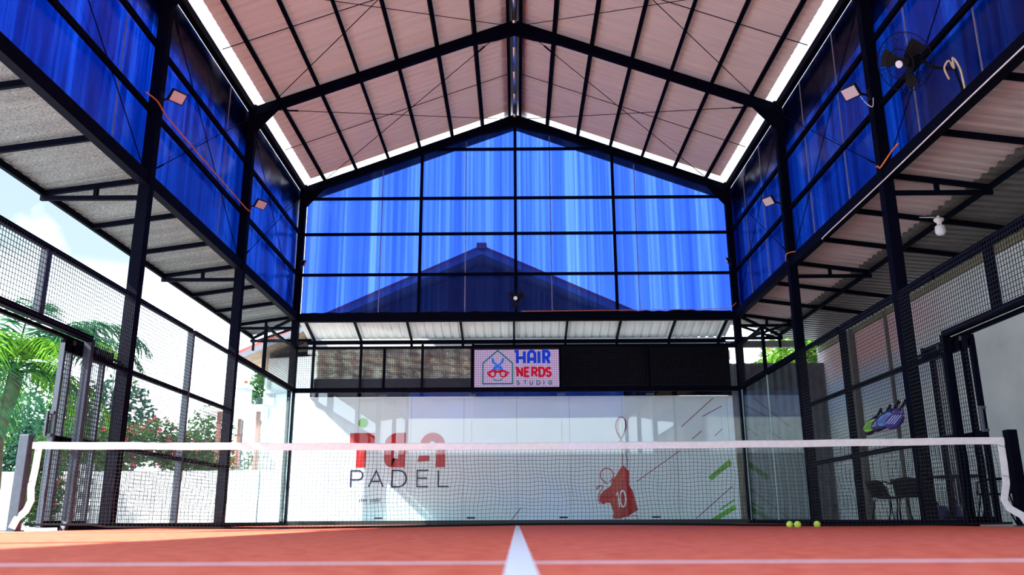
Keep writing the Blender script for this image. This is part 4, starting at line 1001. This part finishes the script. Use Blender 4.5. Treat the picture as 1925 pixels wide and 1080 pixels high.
# ------------------------------------------------------------------ right side: walls, table, chairs, bottle
struct('wall_boundary', MB().box(7.62, 7.85, -10.2, 12.4, -0.012, 4.24), GREYW, 'grey rendered wall beyond the right fence')
struct('trim_4', MB().box(7.58, 7.62, -10.2, 12.2, 4.10, 4.24), solid('olive_wall_cap', (0.16, 0.15, 0.08, 1), 0.8), 'olive strip along the top of the grey wall')
struct('trim_5', MB().box(7.50, 7.62, 9.95, 10.25, -0.012, 4.2).box(7.56, 7.62, 8.2, 8.26, -0.012, 4.2), solid('dark_pilaster', (0.10, 0.09, 0.075, 1), 0.8), 'dark pilaster and downpipe on the grey wall')
mb = MB(); n = 26
vs = []; fs = []
for i in range(n + 1):
    x = 5.2 + 2.45 * i / n; o_ = 0.03 if i % 2 else 0.0
    for z in (-0.012, 3.80 + (0.02 if i % 2 else 0)):
        for k in (0, 0.03): vs.append((x, 12.0 + o_ + k, z))
for i in range(n):
    q = i * 4; w = q + 4; fs += [(q, w, w + 2, q + 2), (q + 1, q + 3, w + 3, w + 1), (q + 2, w + 2, w + 3, q + 3), (q, q + 1, w + 1, w)]
struct('wall_corridor', mb.add(vs, fs), DARKW, 'dark corrugated fence closing the corridor right of the mural')

def chair(x, y, rz, lab):
    t = thing('bistro_chair', lab, 'chair', (x, y, 0), 'bistro chairs'); t.rotation_euler = (0, 0, rz)
    BASE[t.name] = Vector((0, 0, 0))
    def B(n, mb, m): return build(n, mb, m, t, True)
    mb = MB(); vs = []; fs = []
    for i in range(7):
        for j in range(5):
            u = (i / 6 - 0.5) * 0.42; v = j / 4; vs.append((u, 0.20 + 0.13 * v - 0.03 * math.cos(u * 5), 0.44 + 0.29 * v - 0.04 * (u / 0.21) ** 2 * v))
    for i in range(6):
        for j in range(4):
            a = i * 5 + j; fs.append((a, a + 5, a + 6, a + 1))
    o = B('backrest', mb.add(vs, fs), BLACKP); o.modifiers.new('thickness', 'SOLIDIFY').thickness = 0.015
    mb = MB(); mb.lathe([(0.21, 0.415), (0.22, 0.43), (0.21, 0.445), (0.05, 0.44)], (0, 0, 0), 24); B('seat', mb, BLACKP)
    for s in (-1, 1):
        B('leg', MB().tube([(s * 0.19, -0.16, 0.42), (s * 0.21, -0.20, 0.2), (s * 0.22, -0.24, 0.0)], 0.012, 8), STEEL)
        B('leg', MB().tube([(s * 0.18, 0.17, 0.42), (s * 0.20, 0.21, 0.2), (s * 0.21, 0.28, 0.0)], 0.012, 8), STEEL)
        B('armrest', MB().tube([(s * 0.21, 0.31, 0.70), (s * 0.25, 0.18, 0.66), (s * 0.26, -0.05, 0.65), (s * 0.25, -0.17, 0.62), (s * 0.20, -0.19, 0.43)], 0.013, 8), STEEL)
    return t
struct('wall_added_dimmer', MB().box(11.2, 11.6, -14, 13.5, -0.012, 12.0), solid('dark_added_wall', (0.10, 0.10, 0.11, 1), 0.9), 'added tall dark wall dimming the right side')  # wall added to cut the sky and keep the right side dark
chair(6.50, 6.45, 1.9, 'black bistro chair facing the table, leftmost behind the right mesh')
chair(6.45, 5.55, 2.6, 'black bistro chair right beside the leftmost one, back to the court')
chair(7.22, 4.45, -1.9, 'black bistro chair on the near side of the small table')
t = thing('bistro_table', 'small round black table with a thin top between the bistro chairs', 'table', (6.95, 5.0, 0))
build('tabletop', MB().lathe([(0.36, 0.70), (0.38, 0.71), (0.38, 0.73), (0.36, 0.735)], (6.95, 5.0, 0), 32), BLACKP, t, True)
for k in range(4):
    a = math.pi / 4 + k * math.pi / 2
    build('leg', MB().tube([(6.95 + 0.10 * math.cos(a), 5.0 + 0.10 * math.sin(a), 0.70), (6.95 + 0.07 * math.cos(a), 5.0 + 0.07 * math.sin(a), 0.40), (6.95 + 0.14 * math.cos(a), 5.0 + 0.14 * math.sin(a), 0.18), (6.95 + 0.30 * math.cos(a), 5.0 + 0.30 * math.sin(a), 0.0)], 0.011, 8), STEEL, t, True)
BLUEP = solid('blue_plastic', (0.01, 0.06, 0.45, 1), 0.3)
t = thing('water_jug', 'blue plastic water jug standing behind the right gate', 'jug', (5.45, 2.15, 0))
build('body', MB().lathe([(0.06, -0.012), (0.065, 0.02), (0.065, 0.2), (0.03, 0.25), (0.03, 0.27)], (5.45, 2.15, 0), 20), BLUEP, t, True)
build('cap', MB().lathe([(0.034, 0.27), (0.034, 0.30), (0.02, 0.305)], (5.45, 2.15, 0), 16), BLACKP, t, True)
t = thing('sports_bag', 'dark navy sports bag on the floor left of the blue jug', 'bag', (5.35, 2.38, 0))
mb = MB(); mb.tube([(5.35, 2.24, 0.11), (5.35, 2.27, 0.12), (5.35, 2.48, 0.12), (5.35, 2.51, 0.11)], [0.07, 0.12, 0.12, 0.07], 14); build('body', mb, RK['racket_navy'], t, True)
build('strap', MB().tube([(5.33, 2.29, 0.22), (5.31, 2.34, 0.31), (5.31, 2.42, 0.31), (5.33, 2.46, 0.22)], 0.010, 6), BLACKP, t, True)

# ------------------------------------------------------------------ house behind
t = thing('house', 'white house with red gabled roof and grey corner stones behind the court', 'house', (-0.96, 18, 0))
RX, RZ_, SL = -0.96, 7.59, 0.45
def hz(x): return RZ_ - SL * abs(x - RX)
mb = MB(); mb.prism([(-7.05, -0.012), (3.9, -0.012), (3.9, hz(3.9) - 0.3), (RX, RZ_ - 0.3), (-7.05, hz(-7.05) - 0.3)], 'Y', 15.0, 26); build('wall', mb, WHITEW, t)
for s, xe in ((-1, -7.75), (1, 5.83)):
    mb = MB(); P_ = [(RX, RZ_), (xe, hz(xe)), (xe, hz(xe) - 0.10), (RX, RZ_ - 0.10)]
    mb.prism(P_ if s > 0 else P_[::-1], 'Y', 14.0, 26.5); build('roof_slope', mb, TILE, t)
    mb = MB(); P_ = [(RX, RZ_ - 0.11), (xe, hz(xe) - 0.11), (xe, hz(xe) - 0.16), (RX, RZ_ - 0.16)]
    mb.prism(P_ if s > 0 else P_[::-1], 'Y', 14.06, 26.4); build('soffit', mb, SOFFIT, t)
    mb = MB(); P_ = [(RX, RZ_ - 0.10), (xe, hz(xe) - 0.10), (xe, hz(xe) - 0.26), (RX, RZ_ - 0.26)]
    mb.prism(P_ if s > 0 else P_[::-1], 'Y', 14.0, 14.05); build('fascia', mb, solid('white_fascia', (0.12, 0.13, 0.15, 1), 0.7) if 'white_fascia' not in MATS else MATS['white_fascia'], t)
build('ridge_tile', MB().box(RX - 0.14, RX + 0.14, 13.96, 26.4, RZ_ - 0.10, RZ_ + 0.06), TILE, t)
mb = MB()
for i in range(9): mb.box(-7.12, -6.80 if i % 2 else -6.95, 14.95, 15.02, i * 0.46, i * 0.46 + 0.40)
build('quoins', mb, STONE, t)
mb = MB(); mb.prism([(-7.0, 4.7), (3.85, 4.7), (3.85, hz(3.85) - 0.31), (RX, RZ_ - 0.31), (-7.0, hz(-7.0) - 0.31)], 'Y', 14.94, 15.0); build('gable_shade_board', mb, solid('dark_gable_shade', (0.05, 0.035, 0.03, 1), 0.8), t)  # dark infill paints in the shade under the house roof overhang
build('eave_band', MB().box(-7.05, 3.9, 14.9, 15.0, 3.55, 3.65), STONE, t)

# ------------------------------------------------------------------ left garden
struct('wall_garden', MB().box(-16, -5.5, 11.5, 11.65, -0.012, 1.24), WHITEW, 'low white garden wall beyond the left fence')
t = thing('block_pillar', 'low pillar of grey and white blocks by the left fence', 'pillar', (-10.1, 11.3, 0))
mbA = MB(); mbB = MB()
for i in range(9):
    for j in range(2): (mbA if (i + j) % 2 else mbB).box(-10.3 + j * 0.2, -10.1 + j * 0.2, 11.2, 11.45, i * 0.155 - 0.012, i * 0.155 + 0.143)
build('grey_blocks', mbA, solid('mid_grey_block', (0.2, 0.2, 0.22, 1), 0.9), t); build('white_blocks', mbB, WHITEW, t)

def leaves(mb, c, rad, n, size, rnd, flat=0.0):
    for _ in range(n):
        while True:
            q = Vector((rnd.uniform(-1, 1), rnd.uniform(-1, 1), rnd.uniform(-1, 1)))
            if q.length <= 1: break
        q = q * (0.55 + 0.45 * rnd.random()) if rnd.random() < 0.5 else q.normalized() * rnd.uniform(0.8, 1.05)
        p = Vector(c) + Vector((q.x * rad[0], q.y * rad[1], q.z * rad[2]))
        a = Vector((rnd.uniform(-1, 1), rnd.uniform(-1, 1), rnd.uniform(-0.6, 0.6))).normalized(); b = a.cross(Vector((rnd.uniform(-1, 1), rnd.uniform(-1, 1), rnd.uniform(-1, 1)))).normalized()
        s = size * rnd.uniform(0.6, 1.3)
        mb.add([p - a * s, p - b * s * 0.45, p + a * s, p + b * s * 0.45], [(0, 1, 2, 3)])
def bush(name, lab, cat, clumps, n, size, mat, flowers=None, trunk=None, seed=1, group=None):
    r = random.Random(seed); c0 = clumps[0][0]; t = thing(name, lab, cat, (c0[0], c0[1], 0), group)
    mb = MB(); tot = sum(c[1][0] * c[1][2] for c in clumps)
    for c, rad in clumps: leaves(mb, c, rad, int(n * rad[0] * rad[2] / tot), size, r)
    build('foliage', mb, mat, t)
    if flowers:
        for fm, fn, fc in flowers:
            mb = MB()
            for _ in range(fn):
                c, rad = r.choice(fc); a = r.uniform(0, 6.28); h = r.uniform(-1, 1); k = math.sqrt(1 - h * h)
                q = (c[0] + rad[0] * k * math.cos(a), c[1] + rad[1] * k * math.sin(a), c[2] + rad[2] * h); leaves(mb, q, (0.07, 0.07, 0.07), 10, 0.028, r)
            build('flowers', mb, fm, t)
    if trunk:
        mb = MB()
        for pts, rr in trunk: mb.tube(pts, rr, 7)
        build('stems', mb, TRUNK, t)
    return t
cl = [((-10.2, 12.6, 1.9), (0.9, 0.5, 0.75)), ((-9.0, 12.6, 2.0), (0.8, 0.5, 0.6)), ((-8.3, 12.5, 1.7), (0.7, 0.4, 0.55)), ((-7.6, 12.5, 1.45), (0.7, 0.4, 0.3)), ((-11.3, 12.8, 1.9), (0.8, 0.5, 0.8))]
bush('bougainvillea', 'wide bougainvillea with pink flowers spilling over the low white wall', 'shrub', cl, 9000, 0.06, LEAF,
     [(PINKF, 110, cl[:3])], [([(-10, 12.6, 0), (-10, 12.6, 1.5)], 0.05), ([(-8.6, 12.6, 0), (-8.4, 12.6, 1.4)], 0.04), ([(-8.3, 12.5, 1.5), (-7.6, 12.5, 2.5)], 0.008)], 3)
cl = [((-10.75, 10.9, 0.7), (0.45, 0.4, 0.85)), ((-10.9, 10.9, 1.5), (0.4, 0.4, 0.5))]
bush('flowering_shrub', 'upright shrub with red and orange flowers seen through the left gate', 'shrub', cl, 3500, 0.06, LEAF, [(PINKF, 18, cl), (ORAF, 10, cl[:1])], [([(-10.75, 10.9, 0), (-10.8, 10.9, 1.2)], 0.04)], 4)
cl = [((-11.6, 15.5, 2.6), (1.3, 0.9, 1.5)), ((-12.8, 15.0, 1.6), (1.5, 0.9, 1.4)), ((-14.2, 15.5, 2.3), (1.4, 1, 1.6))]
bush('garden_tree', 'dense dark green tree behind the palm on the left', 'tree', cl, 9000, 0.10, DLEAF, None, [([(-11.8, 15.5, 0), (-11.7, 15.5, 2)], 0.12)], 5)
cl = [((-9.9, 18.9, 2.9), (0.8, 0.6, 0.9)), ((-10.7, 18.9, 2.2), (0.9, 0.6, 0.7)), ((-9.3, 19.1, 1.9), (0.9, 0.6, 0.7))]
bush('garden_tree', 'small leafy tree beside the stone lantern', 'tree', cl, 3000, 0.08, LEAF, None, [([(-9.9, 18.9, 0), (-9.9, 18.9, 2.4)], 0.07)], 6)
cl = [((-8.75, 20.2, 4.3), (0.55, 0.5, 0.85)), ((-8.5, 20.4, 5.0), (0.5, 0.4, 0.5))]
bush('garden_tree', 'light green tree rising behind the white house corner', 'tree', cl, 1800, 0.09, LEAF, None, [([(-8.75, 20.2, 0), (-8.75, 20.2, 4)], 0.09)], 7)
cl = [((8.3, 15.5, 4.6), (1.2, 1.0, 0.8)), ((9.4, 15.5, 4.9), (1.0, 1.0, 0.9)), ((7.4, 15.2, 4.1), (0.7, 0.8, 0.5))]
bush('garden_tree', 'bright green tree above the dark corridor fence on the right', 'tree', cl, 7000, 0.09, YLEAF, [(ORAF, 8, cl[:1])], [([(8.3, 15.5, 0), (8.3, 15.5, 4.2)], 0.12)], 8)
cl = [((-8.4, 3.2, 0.35), (0.5, 0.4, 0.4)), ((-9.3, 4.3, 0.5), (0.8, 0.5, 0.5)), ((-8.9, 4.6, 1.0), (0.6, 0.4, 0.5))]
bush('garden_shrub', 'low leafy shrub outside the left gate, under the palm', 'shrub', cl, 2600, 0.07, YLEAF, None, None, 9)

t = thing('garden_pavilion', 'pale flat-roofed garden shelter on brown posts beside the house corner', 'shelter', (-8.2, 16, 0))
build('roof', MB().prism([(-9.0, 3.10), (-7.2, 3.10), (-7.2, 3.28), (-8.6, 3.28)], 'Y', 15.2, 17.5), WHITEW, t)
for x, y in ((-8.45, 15.4), (-8.45, 17.2), (-7.35, 15.4), (-7.35, 17.2)):
    build('post', MB().box(x - 0.05, x + 0.05, y - 0.05, y + 0.05, -0.012, 3.1), solid('brown_post', (0.25, 0.10, 0.07, 1), 0.8) if 'brown_post' not in MATS else MATS['brown_post'], t)
t = thing('stone_lantern', 'grey garden lantern on a tall thin pole', 'lantern', (-8.62, 18, 0))
build('pole', MB().tube([(-8.62, 18, 0), (-8.62, 18, 3.6)], 0.035, 8), STEEL2, t)
build('lamp_body', MB().box(-8.80, -8.44, 17.85, 18.15, 3.62, 4.15), STONE, t)
build('lamp_cap', MB().prism([(-8.88, 4.15), (-8.36, 4.15), (-8.50, 4.30), (-8.74, 4.30)], 'Y', 17.8, 18.2), STONE, t)
build('finial', MB().ball((-8.62, 18, 4.36), 0.07, 10, 8), solid('rust', (0.3, 0.08, 0.04, 1), 0.8), t)

def palm(base, crown, lab, nf, L, seed, rng, mats):
    r = random.Random(seed); t = thing('coconut_palm', lab, 'palm tree', base)
    mb = MB(); b = Vector(base); c = Vector(crown)
    mb.tube([b + (c - b) * (i / 8) + Vector((0.06 * math.sin(i), 0, 0)) for i in range(9)], [0.20 - 0.07 * i / 8 for i in range(9)], 12); build('trunk', mb, TRUNK, t, True)
    for f in range(nf):
        az = rng[0] + (rng[1] - rng[0]) * (f + r.uniform(-0.3, 0.3)) / nf; el = r.uniform(0.15, 1.35); Lf = L * r.uniform(0.8, 1.15)
        d = Vector((math.cos(az), math.sin(az), 0)); pts = []; n = 16; p = c.copy(); ang = el
        for i in range(n + 1):
            pts.append(p.copy()); p = p + (d * math.cos(ang) + Vector((0, 0, 1)) * math.sin(ang)) * (Lf / n); ang -= (0.085 + 0.05 * r.random()) * (1 + i * 0.03)
        mb = MB(); mb.tube(pts, [0.022 - 0.018 * i / n for i in range(n + 1)], 5)
        sd_ = d.cross(Vector((0, 0, 1)))
        for i in range(46):
            u = 0.12 + 0.88 * i / 45; k = u * n; i0 = min(int(k), n - 1); q = pts[i0].lerp(pts[i0 + 1], k - i0); fd = (pts[i0 + 1] - pts[i0]).normalized()
            ll = Lf * 0.28 * math.sin(math.pi * (0.12 + 0.80 * u)) ** 0.7
            for s in (-1, 1):
                dr = (sd_ * s * r.uniform(0.6, 0.9) + fd * r.uniform(0.5, 0.9) + Vector((0, 0, -r.uniform(0.0, 0.5)))).normalized()
                m_ = q + dr * ll * 0.5; e_ = q + dr * ll + Vector((0, 0, -ll * r.uniform(0.1, 0.35))); w = fd * 0.024
                mb.add([q - w * 0.6, q + w * 0.6, m_ + w, m_ - w, e_], [(0, 1, 2, 3), (3, 2, 4)])
        build('frond', mb, mats[f % len(mats)], t)
palm((-9.9, 7.3, 0), (-9.6, 7.2, 2.85), 'coconut palm with long arching green fronds at the left edge', 34, 2.8, 12, (-3.3, 3.1), [PALML, PALML, PALMY])
palm((-13.4, 9.9, 0), (-13.2, 9.8, 2.4), 'second coconut palm farther back behind the left gate', 14, 2.6, 21, (-3.1, 3.1), [PALML])

# trees and wall behind the photographer (mirrored in the glass)
struct('wall_street', MB().box(-9, 9, -14.2, -14.0, -0.012, 3.3), solid('grey_green_wall', (0.28, 0.31, 0.30, 1), 0.95, 0, 0.3, 2), 'grey wall behind the photographer')
